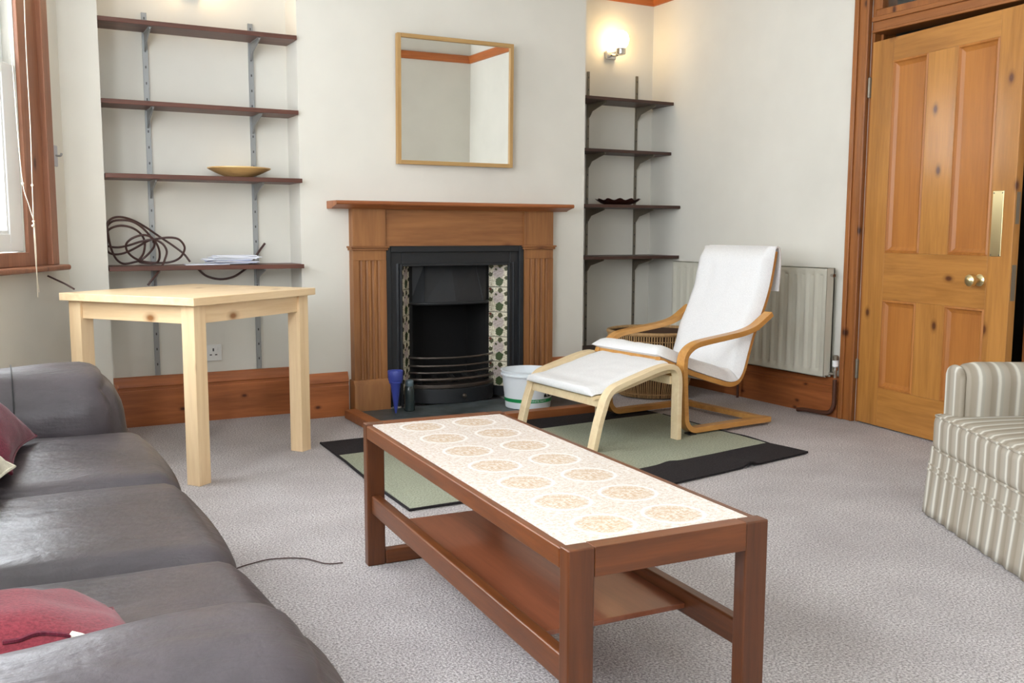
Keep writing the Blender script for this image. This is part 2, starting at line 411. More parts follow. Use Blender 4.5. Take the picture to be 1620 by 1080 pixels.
for i, (a, b, m) in enumerate((((XR, YR), (XBR, YR), M_RAIL), ((XR, DY1+.1), (XR, YR), M_RAILY), ((XR, YK), (XR, DY1+.1), M_RAILY), ((2.9, YK), (XR, YK), M_RAIL), ((XBR, YB), (XBL, YB), M_RAIL), ((XBL, YL), (XN1, YL), M_RAIL))):
    rail('trim_%d' % (i+1), a, b, m)

# bay: far splay with the window seen at the edge, then the long front, then a back wall with an added fill window
AZ = math.radians(27)
dv = Vector((math.sin(AZ), math.cos(AZ), 0)); nv = Vector((dv.y, -dv.x, 0)); c0 = Vector((XN0, YN, 0))
def frame_mat(org, along, into):
    m = Matrix.Identity(4)
    for i in range(3): m[i][0] = along[i]; m[i][1] = into[i]; m[i][2] = (0, 0, 1)[i]; m[i][3] = org[i]
    return m
def wall_open(name, T, L0, L1, o0, o1, z0, z1, th=.25):
    bm = BM()
    box(bm, L0, o0, -th, 0, 0, ZC, T); box(bm, o1, L1, -th, 0, 0, ZC, T); box(bm, o0, o1, -th, 0, 0, z0, T); box(bm, o0, o1, -th, 0, z1, ZC, T)
    return struct(obj(name, bm, M_WALL))
def window(name, T, o0, o1, z0, z1, wide=.25, bars=1):
    """sliding sash window in opening o0..o1 (T local x), room side +y; wide pine lining"""
    e = sempty(name)
    def part(nm, m, boxes, par=e, bev=.004):
        bm = BM()
        for b in boxes: box(bm, *b, T)
        return obj(nm, bm, m, par, bev)
    for a, b in ((o0-wide, o0), (o1, o1+wide)):
        outer = (a, a+.07) if a < o0-.01 and b <= o0+.01 else (b-.07, b)
        inner = (outer[1], b) if outer[0] == a else (a, outer[0])
        part('casing', M_CASE, [(inner[0], inner[1], 0, .018, z0-.06, z1), (outer[0], outer[1], 0, .034, z0-.06, z1)])
        part('casing_bead', M_CASE, [((outer[1]-.004 if outer[0] == a else outer[0]-.012), (outer[1]+.012 if outer[0] == a else outer[0]+.004), .012, .042, z0-.06, z1)])
    part('head_casing', M_CASE, [(o0-wide, o1+wide, 0, .034, z1, z1+.12)])
    part('bottom_casing', M_CASE, [(o0, o1, 0, .018, z0-.06, z0)])
    part('window_sill', M_CASE, [(o0-wide-.03, o1+wide+.03, 0, .075, z0-.085, z0-.06)], bev=.01)
    part('lining', M_WHITEP, [(o0-.001, o0+.012, -.25, -.10, z0, z1), (o1-.012, o1+.001, -.25, -.10, z0, z1), (o0, o1, -.25, -.10, z1-.012, z1), (o0, o1, -.25, -.10, z0-.001, z0+.012)], bev=0)
    zm = (z0+z1)/2
    for k, (a, b, yy) in enumerate(((z0+.004, zm+.02, -.004), (zm-.02, z1-.012, -.048))):
        sw = .10
        s = part('sash', M_WHITEP, [(o0+.002, o0+.012+sw, yy-.04, yy, a, b), (o1-.012-sw, o1-.002, yy-.04, yy, a, b), (o0+.012+sw, o1-.012-sw, yy-.04, yy, a, a+.075), (o0+.012+sw, o1-.012-sw, yy-.04, yy, b-.045, b)])
        part('pane', M_GLASS, [(o0+.09, o1-.09, yy-.022, yy-.018, a+.07, b-.04)], s, 0)
        part('sash_bead', M_WHITEP, [(o0+.012+sw, o0+.012+sw+.014, yy-.015, yy-.006, a+.075, b-.045), (o1-.026-sw, o1-.012-sw, yy-.015, yy-.006, a+.075, b-.045), (o0+.097, o1-.097, yy-.015, yy-.006, a+.075, a+.089)], s, 0)
    mid = T @ Vector(((o0+o1)/2, -.27, (z0+z1)/2)); n = (T.to_3x3() @ Vector((0, 1, 0)))
    portal(name+'_daylight_portal', mid, n, o1-o0, z1-z0)
    return e
T1 = frame_mat(c0, -dv, nv)
wall_open('wall_bay', T1, 0, 2.27, .42, 1.75, .925, 2.45)
window('window_1', T1, .42, 1.75, .925, 2.45)
XW = c0.x-dv.x*2.24; YW = c0.y-dv.y*2.24
T2 = frame_mat(Vector((XW, YW, 0)), Vector((0, -1, 0)), Vector((1, 0, 0)))
wall_open('wall_left', T2, 0, YW+1.9, .35, 2.75, .7, 2.5)
window('window_2', T2, .35, 2.75, .7, 2.5, .12)
T3 = frame_mat(Vector((2.9, -1.65, 0)), Vector((-1, 0, 0)), Vector((0, 1, 0)))
wall_open('wall_rear', T3, 0, 2.9-XW, 1.8, 2.7, .8, 2.4)
window('added_fill_window', T3, 1.8, 2.7, .8, 2.4, .12)  # unseen window, added to give fill light from behind the camera

# ------------------------------------------------------------------ door
d1 = sempty('door_1', (XR, DY1, 0))
# local frame of the opening: x = into the room is -X; build in world minus origin
def dpart(nm, m, boxes, par, bev=.004):
    bm = BM()
    for b in boxes: box(bm, *b)
    return obj(nm, bm, m, par, bev)
WO = DY1-DY0
for y0, y1 in ((0, .094), (-WO-.094, -WO)):
    o = dpart('architrave', M_ARCH, [(-.022, 0, y0, y1, 0, DZ+.09)], d1)
    inner, outer = ((y0, y0+.018), (y1-.03, y1)) if y0 == 0 else ((y1-.018, y1), (y0, y0+.03))
    dpart('moulding', M_ARCH, [(-.034, -.02, outer[0], outer[1], 0, DZ+.09), (-.030, -.02, inner[0], inner[1], 0, DZ+.09)], o, .005)
dpart('head_architrave', M_ARCHY, [(-.022, 0, -WO, 0, DZ, DZ+.09)], d1)
o = dpart('transom_bar', M_ARCHY, [(-.012, .10, -WO+.02, -.02, 2.045, 2.125)], d1)
dpart('moulding', M_ARCHY, [(-.026, -.01, -WO+.02, -.02, 2.045, 2.06), (-.03, -.01, -WO+.02, -.02, 2.10, 2.125)], o, .004)
dpart('transom_frame', M_ARCH, [(.0, .05, -WO+.02, -.02, 2.125, 2.165), (.0, .05, -WO+.02, -WO+.06, 2.165, DZ), (.0, .05, -.06, -.02, 2.165, DZ), (.0, .05, -WO+.06, -.06, DZ-.04, DZ)], d1)
dpart('transom_pane', M_GLASS, [(.02, .026, -WO+.05, -.05, 2.15, DZ-.03)], d1, 0)
dpart('jamb', M_ARCH, [(0, .16, -.02, 0, 0, DZ), (0, .16, -WO, -WO+.02, 0, DZ), (.045, .06, -WO+.02, -WO+.035, 0, 2.045), (.045, .06, -.035, -.02, 0, 2.045)], d1, .002)
ANG = math.radians(7.5)
leaf = bpy.data.objects.new('leaf', None); COL.objects.link(leaf); leaf.parent = d1; leaf.empty_display_size = .05
leaf.location = (-.012, -.022, 0); leaf.rotation_euler = (0, 0, -PI/2-ANG)    # local +x runs along the leaf, +y to the hall... room side is -y
LW, LH, LT = .928, 2.0, .04
def lbox(nm, m, boxes, bev=.002): return dpart(nm, m, boxes, leaf, bev)
st = [(.0, .15), (.39, .565), (.80, LW)]
for a, b in ((0, .15), (.80, LW)): lbox('stile', M_DOOR, [(a, b, 0, LT, .008, LH)])
lbox('rail', M_DOORY, [(.15, .80, 0, LT, 1.885, LH)]); lbox('rail', M_DOORY, [(.15, .80, 0, LT, .675, .916)]); lbox('rail', M_DOORY, [(.15, .80, 0, LT, .008, .21)])
lbox('muntin', M_DOOR, [(.385, .565, 0, LT, .916, 1.885)]); lbox('muntin', M_DOOR, [(.385, .565, 0, LT, .21, .675)])
for x0, x1 in ((.15, .385), (.565, .80)):
    for z0, z1 in ((.916, 1.885), (.21, .675)):
        lbox('panel', M_PANEL, [(x0, x1, .014, .026, z0, z1)], 0)
        for side in (0, 1):
            k = .034
            bm = BM()
            Y0, Y1 = ((-.003, .0145) if side == 0 else (LT+.003, .0255))
            # mitred moulding: outer edge proud, inner edge down on the panel
            ou = [(x0, z0), (x1, z0), (x1, z1), (x0, z1)]; mi = [(x0+.010, z0+.010), (x1-.010, z0+.010), (x1-.010, z1-.010), (x0+.010, z1-.010)]
            inn = [(x0+k, z0+k), (x1-k, z0+k), (x1-k, z1-k), (x0+k, z1-k)]
            ym = (.006 if side == 0 else LT-.006)
            rings = [[bm.verts.new((a, Y0*0+(0 if side == 0 else LT), b)) for a, b in ou], [bm.verts.new((a, Y0, b)) for a, b in mi],
                     [bm.verts.new((a+(.006 if i in (0, 3) else -.006), ym, b+(.006 if i in (0, 1) else -.006))) for i, (a, b) in enumerate(mi)], [bm.verts.new((a, Y1, b)) for a, b in inn]]
            for A, B in zip(rings, rings[1:]):
                for i in range(4): bm.faces.new((A[i], A[(i+1) % 4], B[(i+1) % 4], B[i]))
            obj('panel_moulding', bm, M_PANEL, leaf)
YS = LT   # which face looks into the room is fixed below
def brass(nm, bm, m=M_BRASS, smooth=True): return obj(nm, bm, m, leaf, smooth=smooth)
RS = 1   # room side sign (+1: y = LT side, -1: y = 0 side); local y after rotation -90-7.5: points to +X? see below
# rotating by -97.5 deg sends local +y to world (+x, slightly): the room (-x) side is local y = 0
bm = BM(); lathe(bm, [(.028, 0), (.028, -.004), (.022, -.008), (.011, -.012), (.010, -.03), (.016, -.036), (.026, -.044), (.029, -.055), (.026, -.066), (.014, -.073), (.004, -.075)], 24, (.765, 0, .805), axis='y'); brass('knob', bm)
bm = BM(); lathe(bm, [(.028, 0), (.028, .004), (.011, .012), (.010, .03), (.026, .044), (.029, .055), (.02, .07), (.004, .075)], 24, (.765, LT, .805), axis='y'); brass('knob', bm)
fp = dpart('finger_plate', M_BRASS, [(.812, .872, -.004, 0, .915, 1.208)], leaf, .002)
bm = BM()
for x in (.819, .865):
    for z in (.922, 1.198): lathe(bm, [(.003, -.004), (.003, -.0055), (.001, -.006)], 8, (x, 0, z), axis='y')
obj('screw', bm, M_BRONZE, fp)
dpart('lock_plate', M_BRONZE, [(LW, LW+.002, .008, .032, .72, .88)], leaf, 0)
dpart('lock_plate', M_BRONZE, [(LW, LW+.002, .010, .030, 1.06, 1.20)], leaf, 0)
for z in (.29, 1.77):
    bm = BM(); lathe(bm, [(.008, z-.05), (.008, z+.05), (.004, z+.056)], 10, (-.008, -.006, 0)); box(bm, -.008, .0, -.004, .001, z-.05, z+.05)
    obj('hinge', bm, M_BRONZE, leaf)

# ------------------------------------------------------------------ shelving
def upright(name, x, yw, z0, z1, m, label, group, brackets, k=1):
    t = thing(name, label, 'shelf upright', (x, yw, z0), 0, group)
    h = z1-z0
    bm = BM(); box(bm, -.0115*k, .0115*k, -.003, 0, 0, h); box(bm, -.0125*k, -.0085*k, -.013, 0, 0, h); box(bm, .0085*k, .0125*k, -.013, 0, 0, h); box(bm, -.0085*k, .0085*k, -.011, -.009, 0, h)
    ch = obj('channel', bm, m, t)
    bm = BM(); z = .05
    while z < h-.03:
        box(bm, -.003, .003, -.0125, -.0105, z, z+.012); z += .08
    obj('slot', bm, M_SLOT, ch)['kind'] = 'stuff'
    for zb, dep in brackets:
        zb -= z0; bm = BM()
        prism(bm, [(-.004, -.012, zb), (-.004, -dep, zb), (-.004, -dep, zb-.012), (-.004, -.06, zb-.05), (-.004, -.022, zb-.088), (-.004, -.012, zb-.088)], (.008, 0, 0))
        box(bm, -.009, .009, -dep, -.012, zb-.003, zb)
        obj('bracket', bm, m, t, .001)
    return t
ZL = [2.03, 1.648, 1.293, .845]; FL = [5.02, 5.02, 4.975, 4.975]
names = ['topmost', 'second from the top', 'third from the top', 'lowest']
whatL = ['bare teak-brown shelf board, topmost in the alcove beside the window', 'bare teak-brown shelf board, second from top in the window-side alcove',
         'teak-brown shelf board carrying the shallow wooden dish', 'teak-brown shelf board carrying the coiled hose and letters']
for z, yf, lb in zip(ZL, FL, whatL):
    tag(obj('shelf_board', bx(XN1+.004, XBL-.004, yf, YL-.032, z-.022, z), M_SHELF, None, .002), lb, 'shelf', 'shelf boards in the window-side alcove')
for x, lb in ((.732, 'slotted steel shelf upright behind the coiled hose, nearer the window'), (1.263, 'slotted steel shelf upright behind the letters, nearer the fireplace')):
    upright('shelf_upright', x, YL, .266, 2.11, M_STEEL, lb, 'shelf uprights in the window-side alcove', [(z-.022, .2) for z in ZL])
ZR = [1.886, 1.557, 1.196, .863, .245]; FR = [5.23, 5.245, 5.136, 5.138, 5.14]
whatR = ['dark brown shelf board just under the lit wall lamp', 'bare dark shelf board second below the lit wall lamp', 'dark shelf board carrying the dark scalloped bowl',
         'bare dark shelf board level with the radiator top', 'lowest dark shelf board low behind the wicker basket']
for z, yf, lb in zip(ZR, FR, whatR):
    tag(obj('shelf_board', bx(XBR+.03, XR-.004, yf, YR-.016, z-.02, z), M_SHELFD, None, .002), lb, 'shelf', 'shelf boards in the corner alcove')
for x, lb in ((3.552, 'bronze shelf upright close to the chimney breast in the lamp alcove'), (3.948, 'bronze shelf upright close to the room corner in the lamp alcove')):
    upright('shelf_upright', x, YR, .225, 2.08, M_BRONZE, lb, 'shelf uprights in the corner alcove', [(z-.02, .22) for z in ZR], .55)

# ------------------------------------------------------------------ mirror
t = thing('wall_mirror', 'square mirror in slim light oak frame above the mantel', 'mirror', (2.0, YB-.004, 1.392))
MW, MH = .715, .705
t.rotation_euler = (math.radians(.9), 0, math.radians(-1.5))
for nm, b, m in (('frame_side', (0, .022, -.034, 0, 0, MH), M_OAK), ('frame_side', (MW-.022, MW, -.034, 0, 0, MH), M_OAK)):
    obj(nm, bx(*b), m, t, .002)
mo = wood('oak_frame_x', (158, 120, 70), (188, 152, 98), 0, 16, .5)
obj('frame_rail', bx(.022, MW-.022, -.034, 0, 0, .022), mo, t, .002); obj('frame_rail', bx(.022, MW-.022, -.034, 0, MH-.022, MH), mo, t, .002)
obj('mirror_glass', bx(.02, MW-.02, -.022, -.016, .02, MH-.02), M_MIRROR, t)

# ------------------------------------------------------------------ fireplace
t = thing('fireplace_surround', 'stripped pine mantelpiece with fluted pilasters on the chimney breast', 'mantelpiece', (2.355, YB, 0)); OX = 2.355
FY = -.065     # pilaster face in local y
PIL = [(1.722-OX, 1.913-OX), (2.792-OX, 2.990-OX)]
for k, (a, b) in enumerate(PIL):
    bm = BM()   # fluted pilaster: front profile extruded upward
    n = 4; wdt = b-a; mgn = .028; fl = (wdt-2*mgn)/n
    pts = [(a, 0), (a, FY)]
    for i in range(n):
        x0 = a+mgn+i*fl
        pts += [(x0+fl*.12, FY), (x0+fl*.22, FY+.009), (x0+fl*.5, FY+.013), (x0+fl*.78, FY+.009), (x0+fl*.88, FY)]
    pts += [(b, FY), (b, 0)]
    prism(bm, [(x, y, .20) for x, y in pts], (0, 0, .66))
    obj('pilaster', bm, M_SUR, t)
    o = obj('pilaster_block', bx(a, b, FY, 0, .86, 1.145), M_SUR, t, .002)
    bm = BM(); box(bm, a-.010, b+.010, FY-.010, 0, .915, .928); box(bm, a-.016, b+.016, FY-.016, 0, .928, .938)
    obj('cap_moulding', bm, M_SURX, o, .003)
    bm = BM(); prism(bm, [(a-.01, 0, 0), (a-.01, FY-.022, 0), (a-.01, FY-.022, .17), (a-.01, FY-.002, .20), (a-.01, 0, .20)], (b-a+.02, 0, 0))
    obj('plinth_block', bm, M_SUR, t, .003)
obj('frieze', bx(PIL[0][1], PIL[1][0], FY+.018, 0, .938, 1.145), M_SURX, t)
prof = [(0, 1.140), (FY-.02, 1.140), (FY-.035, 1.146), (FY-.060, 1.152), (FY-.085, 1.158), (FY-.100, 1.160), (FY-.105, 1.166), (FY-.105, 1.176), (FY-.100, 1.181), (0, 1.181)]
bm = BM(); prism(bm, [(1.60-OX, y, z) for y, z in prof], (3.072-1.60, 0, 0)); obj('mantel_shelf', bm, M_MANT, t)

t = thing('fireplace_insert', 'black cast iron tiled fireplace insert with bowed grate', 'fireplace', (2.355, YB, .03))
IX0, IX1, IZ = 1.915-OX, 2.79-OX, .938-.03
bm = BM(); fy0 = -.052
box(bm, IX0, IX0+.10, fy0+.012, .02, 0, IZ); box(bm, IX1-.085, IX1, fy0+.012, .02, 0, IZ); box(bm, IX0+.10, IX1-.085, fy0+.012, .02, IZ-.115, IZ)
f = obj('iron_frame', bm, M_IRON, t, .004)
bm = BM(); box(bm, IX0, IX0+.03, fy0-.006, fy0+.02, 0, IZ); box(bm, IX1-.03, IX1, fy0-.006, fy0+.02, 0, IZ); box(bm, IX0+.03, IX1-.03, fy0-.006, fy0+.02, IZ-.035, IZ)
box(bm, IX0+.085, IX0+.1, fy0, fy0+.02, 0, IZ-.1); box(bm, IX1-.1, IX1-.085, fy0, fy0+.02, 0, IZ-.1); box(bm, IX0+.1, IX1-.1, fy0, fy0+.02, IZ-.115, IZ-.1)
obj('frame_bead', bm, M_IRON, f, .004)
TH = math.radians(50); tw = .150; ox0, ox1 = 2.012-OX, 2.706-OX; oy = -.04
ix0, ix1, iy = ox0+tw*math.cos(TH), ox1-tw*math.cos(TH), oy+tw*math.sin(TH)
for sgn, px_ in ((1, ox0), (-1, ox1)):   # cheek plate behind the tiles, then five tiles a side
    bm = BM()
    d = Vector((sgn*math.cos(TH), math.sin(TH), 0)); nb = Vector((-sgn*math.sin(TH), math.cos(TH), 0))
    p = Vector((px_, oy, 0)); prism(bm, [p+nb*.012-d*.02, p+d*tw+nb*.012, p+d*tw+nb*.03, p+nb*.03-d*.02], (0, 0, .81))
    obj('cheek', bm, M_IRON, t)
    for k in range(5):
        bm = BM(); box(bm, -.0735, .0735, 0, .009, -.0735, .0735)
        o = obj('tile', bm, M_FT, t, .002); c = p+d*(tw/2); o.location = (c.x, c.y, .06+.075+k*.150)
        o.rotation_euler = (0, 0, math.atan2(d.y*sgn, d.x*sgn))
hz0, hz1 = .575, .815   # hood
bm = BM(); hx0, hx1 = ix0+.0, ix1-.0; m_ = (hx0+hx1)/2
bot = [(hx0, iy-.0, hz0), (hx0+.06, iy-.075, hz0), (m_, iy-.10, hz0), (hx1-.06, iy-.075, hz0), (hx1, iy, hz0)]
top = [(hx0, iy+.0, hz1), (hx0+.09, iy-.02, hz1), (m_, iy-.025, hz1), (hx1-.09, iy-.02, hz1), (hx1, iy, hz1)]
A = [bm.verts.new(p) for p in bot]; B = [bm.verts.new(p) for p in top]
for i in range(4): bm.faces.new((A[i], A[i+1], B[i+1], B[i]))
bm.faces.new(A[::-1]); bm.faces.new(B)
hd = obj('hood', bm, M_IRON, t)
bm = BM(); tube(bm, cat([Vector(p)+Vector((0, -.006, 0)) for p in bot], 5), .009, 8); obj('hood_lip', bm, M_IRON, hd, smooth=True)
for a, b in ((bot[1], top[1]), (bot[3], top[3])):
    bm = BM(); tube(bm, [a, b], .005, 6); obj('hood_rib', bm, M_IRON, hd, smooth=True)
bm = BM(); box(bm, ix0-.02, ix0+.012, iy-.01, .36, 0, hz1+.02); box(bm, ix1-.012, ix1+.02, iy-.01, .36, 0, hz1+.02); box(bm, ix0, ix1, .33, .36, 0, hz1+.02); box(bm, ix0, ix1, iy-.005, .34, hz1, hz1+.02); box(bm, ix0, ix1, iy, .34, 0, .02)
obj('fire_box', bm, M_SOOT, t)
gx0, gx1 = ix0-.03, ix1+.03
def bow(z, out, y0=iy-.02, n=9): return [(gx0+(gx1-gx0)*i/n, y0-out*math.sin(PI*i/n)**.6, z) for i in range(n+1)]
for k, z in enumerate((.135, .175, .215, .262)):
    bm = BM(); tube(bm, cat(bow(z, .115+.004*k), 3), .0065 if k else .010, 8); obj('grate_bar', bm, M_GRATE, t, smooth=True)
bm = BM()
pts = bow(0, .155, iy-.03, 14); prism(bm, [(x, y, 0) for x, y, z in pts], (0, 0, .085)); ap = obj('ash_pan_cover', bm, M_IRON, t, .004)
bm = BM(); pts = bow(.085, .135, iy-.03, 14); prism(bm, pts, (0, 0, .022)); obj('grate_ledge', bm, M_GRATE, t, .004)
bm = BM(); lathe(bm, [(.006, 0), (.006, -.012), (.012, -.018), (.014, -.026), (.009, -.034), (.002, -.036)], 14, (m_, iy-.03-.153, .045), axis='y'); obj('knob', bm, M_GRATE, ap, smooth=True)
for i in range(5):
    bm = BM(); a = i/4; tube(bm, [(gx0+.06+a*(gx1-gx0-.12), iy-.06+.02*math.sin(a*9), .115), (gx0+.09+a*(gx1-gx0-.18), iy+.02, .15)], .016, 7)
    obj('coal', bm, M_SOOT, t, smooth=True)

t = thing('hearth', 'slate hearth slab with raised timber kerb below the fireplace', 'hearth', (2.33, 4.74, 0))
obj('slate_slab', bx(1.72-2.33, 2.99-2.33, 4.50-4.74, 4.95-4.74, 0, .03), M_SLATE, t, .003)
obj('kerb', bx(1.65-2.33, 1.72-2.33, 4.43-4.74, 4.95-4.74, 0, .048), M_MANT, t, .005); obj('kerb', bx(2.99-2.33, 3.06-2.33, 4.43-4.74, 4.95-4.74, 0, .048), M_MANT, t, .005)
obj('kerb', bx(1.72-2.33, 2.99-2.33, 4.43-4.74, 4.50-4.74, 0, .048), M_MANT, t, .005)

# ------------------------------------------------------------------ things on the hearth
def paint_tub():
    t = thing('paint_tub', 'white plastic paint tub with green printed band on hearth', 'paint tub', (2.640, 4.66, .03))
    h = .215; r0_, r1_ = .128, .150
    bm = BM(); lathe(bm, [(r0_-.006, 0), (r0_, .004), (r0_+(r1_-r0_)*.85, h*.85), (r1_+.006, h*.86), (r1_+.006, h*.90), (r1_, h*.91), (r1_+.002, h-.006), (r1_+.006, h-.004), (r1_+.006, h), (r1_-.004, h), (r1_-.006, h*.9), (r0_-.006, .006)], 48)
    b = obj('tub_body', bm, M_TUB, t, smooth=True)
    R = lambda z: r0_+(r1_-r0_)*z/h
    bm = BM(); n = 48
    for k in range(n):
        a0, a1 = 2*PI*k/n, 2*PI*(k+1)/n
        q = [(R(z)+.0012, a, z) for a, z in ((a0, .040), (a1, .040), (a1, .060), (a0, .060))]
        bm.faces.new([bm.verts.new((r*math.cos(a), r*math.sin(a), z)) for r, a, z in q])
    bmesh.ops.remove_doubles(bm, verts=bm.verts[:], dist=1e-5)
    obj('green_band', bm, M_GREEN, b, smooth=True)
    bm = BM()     # dark print above the band
    for k in range(9):
        a0 = math.radians(-78+k*3.0); a1 = a0+math.radians(3.0); zt = .086+.012*math.sin(k*1.7)
        bm.faces.new([bm.verts.new(((R(z)+.001)*math.cos(a), (R(z)+.001)*math.sin(a), z)) for a, z in ((a0, .070), (a1, .070), (a1, zt), (a0, zt))])
    obj('dark_print', bm, M_BLACKP, b)
    bm = BM(); prism(bm, [(-.02, 0, 0), (.02, 0, 0), (.02, 0, .008), (-.02, 0, .008)], (0, -.004, 0))
    bm.free()
    cu = bpy.data.curves.new('lettering', 'FONT'); cu.body = 'WHITE MATT'; cu.size = .0165; cu.align_x = 'CENTER'; cu.resolution_u = 3
    tmp = bpy.data.objects.new('lettering_curve', cu); COL.objects.link(tmp)
    bpy.context.view_layer.update()
    me = bpy.data.meshes.new_from_object(tmp.evaluated_get(bpy.context.evaluated_depsgraph_get())); bpy.data.objects.remove(tmp)
    for v in me.vertices:
        a = math.radians(-92)+v.co.x*1.0/R(.05); z = .0445+v.co.y; v.co = ((R(z)+.002)*math.cos(a), (R(z)+.002)*math.sin(a), z)
    me.materials.clear(); me.materials.append(M_TUB)
    o = bpy.data.objects.new('lettering', me); COL.objects.link(o); o.parent = b
paint_tub()
t = thing('blue_funnel', 'blue plastic cone standing point down beside the mantel plinth', 'funnel', (1.897, 4.815, .03))  # blue funnel-like cone
bm = BM(); lathe(bm, [(.004, 0), (.010, .03), (.029, .165), (.032, .17), (.040, .185), (.043, .232), (.041, .236), (.036, .232), (.034, .19)], 24); obj('cone', bm, M_BLUE, t, smooth=True)
bm = BM(); lathe(bm, [(.034, .166), (.036, .170), (.036, .176), (.034, .178)], 24); obj('collar', bm, M_BLUE, t, smooth=True)
t = thing('dark_bottle', 'small dark bottle standing between blue cone and grate', 'bottle', (1.99, 4.845, .03))
bm = BM(); lathe(bm, [(.026, 0), (.03, .004), (.03, .11), (.026, .135), (.016, .15), (.014, .155)], 20); obj('bottle_body', bm, M_BOTTLE, t, smooth=True)
bm = BM(); lathe(bm, [(.022, .138), (.024, .142), (.024, .165), (.020, .172), (.008, .175)], 20); obj('bottle_cap', bm, mat('grey_cap', C(84, 100, 106), .3), t, smooth=True)

# ------------------------------------------------------------------ wall lamps
def wall_lamp(x, y, z, label):
    t = thing('wall_lamp', label, 'wall lamp', (x, y, z), 0, 'globe wall lamps in the alcoves')
    obj('back_plate', bx(-.04, .04, -.022, 0, -.028, .028), M_CHROME, t, .006)
    bm = BM(); tube(bm, cat([(0, -.02, 0), (0.01, -.06, -.008), (.02, -.09, 0)], 5), .009, 10); obj('arm', bm, M_CHROME, t, smooth=True)
    bm = BM(); lathe(bm, [(.014, -.022), (.032, -.016), (.034, -.01), (.034, .022), (.030, .024)], 24, (.02, -.10, .01)); obj('cup', bm, M_CHROME, t, smooth=True)
    bm = BM(); lathe(bm, [(.024, .025), (.036, .032), (.049, .052), (.054, .078), (.050, .104), (.038, .124), (.018, .136), (.003, .138)], 24, (.02, -.10, .01)); obj('glass_globe', bm, M_GLOBE, t, smooth=True)
wall_lamp(3.725, YR, 2.20, 'lit globe wall lamp on chrome bracket above the dark shelves')
wall_lamp(.967, YL, 2.235, 'lit globe wall lamp above the teak shelves by the window')

# ------------------------------------------------------------------ sockets, hook
t = thing('wall_socket', 'white single wall socket under the shelves behind pine table', 'socket', (.975, YL, .322))
obj('plate', bx(0, .088, -.009, 0, 0, .088), M_SOCK, t, .003)
bm = BM()
for a, b, c_, d in ((.040, .048, .052, .068), (.024, .036, .030, .036), (.052, .064, .030, .036)): box(bm, a, b, -.0098, -.0085, c_, d)
obj('pin_hole', bm, M_SLOT, t)
obj('rocker', bx(.066, .078, -.012, -.008, .056, .074), M_SOCK, t, .001)
p = c0-dv*.10; t = thing('tieback_hook', 'small cream tieback hook plate on bay wall beside window', 'hook', (p.x, p.y, 1.35), math.atan2(-dv.y, -dv.x))
obj('hook_plate', bx(-.020, .024, 0, .010, -.04, .055), mat('hook_grey', C(176, 176, 182), .5), t, .003)
bm = BM(); tube(bm, cat([(0, .006, .01), (0, .03, .008), (0, .036, .02)], 4), .005, 8); obj('hook_peg', bm, M_STEEL, t, smooth=True)

# ------------------------------------------------------------------ blind cords and loose cable
def on_bay(x, y, s):     # pixel to the plane s metres in front of the bay wall
    P = c0+nv*s+Vector((0, 0, 0)); d = ray(x, y); return CAM+d*((P-CAM).dot(nv)/d.dot(nv))
t = thing('blind_cord', 'knotted cream blind cords hanging in front of window frame', 'cord')
a = [on_bay(x, y, .085) for x, y in ((10, -60), (14, 30), (22, 130), (28, 210), (36, 290), (45, 322), (53, 347))]
b = [on_bay(x, y, .085) for x, y in ((38, -60), (39, 20), (43, 110), (48, 200), (51, 292), (53, 347))]
tails = [[on_bay(x, y, .085) for x, y in q] for q in (((53, 350), (55, 390), (58, 430), (62, 462)), ((54, 350), (57, 395), (58, 425), (60, 470)))]
for q in (a, b, *tails):
    bm = BM(); tube(bm, cat(q, 5), .0017, 6); obj('cord_strand', bm, M_CORD, t, smooth=True)
for x, y in ((36, 290), (51, 293), (53, 350), (52, 357)):
    bm = BM(); bmesh.ops.create_icosphere(bm, subdivisions=2, radius=.0055, matrix=Matrix.Translation(on_bay(x, y, .085))); obj('knot', bm, M_CORD, t, smooth=True)
q = [on_bay(75, 436, .02), on_bay(88, 442, .05), on_bay(103, 449, .10), px_z(117, 457, .778)]
bm = BM(); tube(bm, cat(q, 5), .004, 8); tag(obj('cable', bm, M_HOSE, None, smooth=True), 'short dark cable running from under the window sill to pine table', 'cable')

# ------------------------------------------------------------------ things on shelves
zs = .845
def hz(cx, cy, Y): p = px_y(140+cx/4.263, 320+cy/4.263, Y); return p
tr = [(685, 400), (640, 345), (560, 285), (470, 225), (390, 170), (310, 125), (230, 100), (165, 105), (128, 140), (122, 190), (140, 260), (160, 330), (190, 385), (235, 415), (300, 405), (360, 385), (420, 330), (445, 280), (410, 220), (350, 160), (280, 125), (200, 120), (150, 135), (115, 175), (95, 240), (105, 285), (140, 298), (200, 303), (270, 290), (350, 265), (430, 250), (540, 237), (610, 250), (648, 300), (635, 350), (600, 385), (540, 405), (460, 408), (380, 400), (310, 375), (262, 330), (255, 280), (300, 240), (370, 220), (430, 240), (470, 300), (480, 360), (465, 402), (410, 412), (340, 398), (370, 345), (380, 270), (350, 210), (290, 170), (220, 157), (160, 170), (120, 200), (98, 260), (110, 320), (150, 345), (200, 350), (260, 335), (330, 300), (390, 265), (440, 250), (500, 280), (528, 330), (515, 385), (498, 425), (470, 470), (430, 520), (400, 560)]
L_ = len(tr); pts = []
for i, (x, y) in enumerate(tr):
    Y = 5.10+.045*math.sin(i*.55)
    if i > L_-6: Y = 5.06-(i-(L_-6))*.022 if i < L_-2 else 4.955
    P = hz(x, y, Y)
    if i < L_-5: P.z = max(P.z, zs+.009); 
    P.x = max(P.x, XN1+.012) if Y > YN else P.x
    pts.append(P)
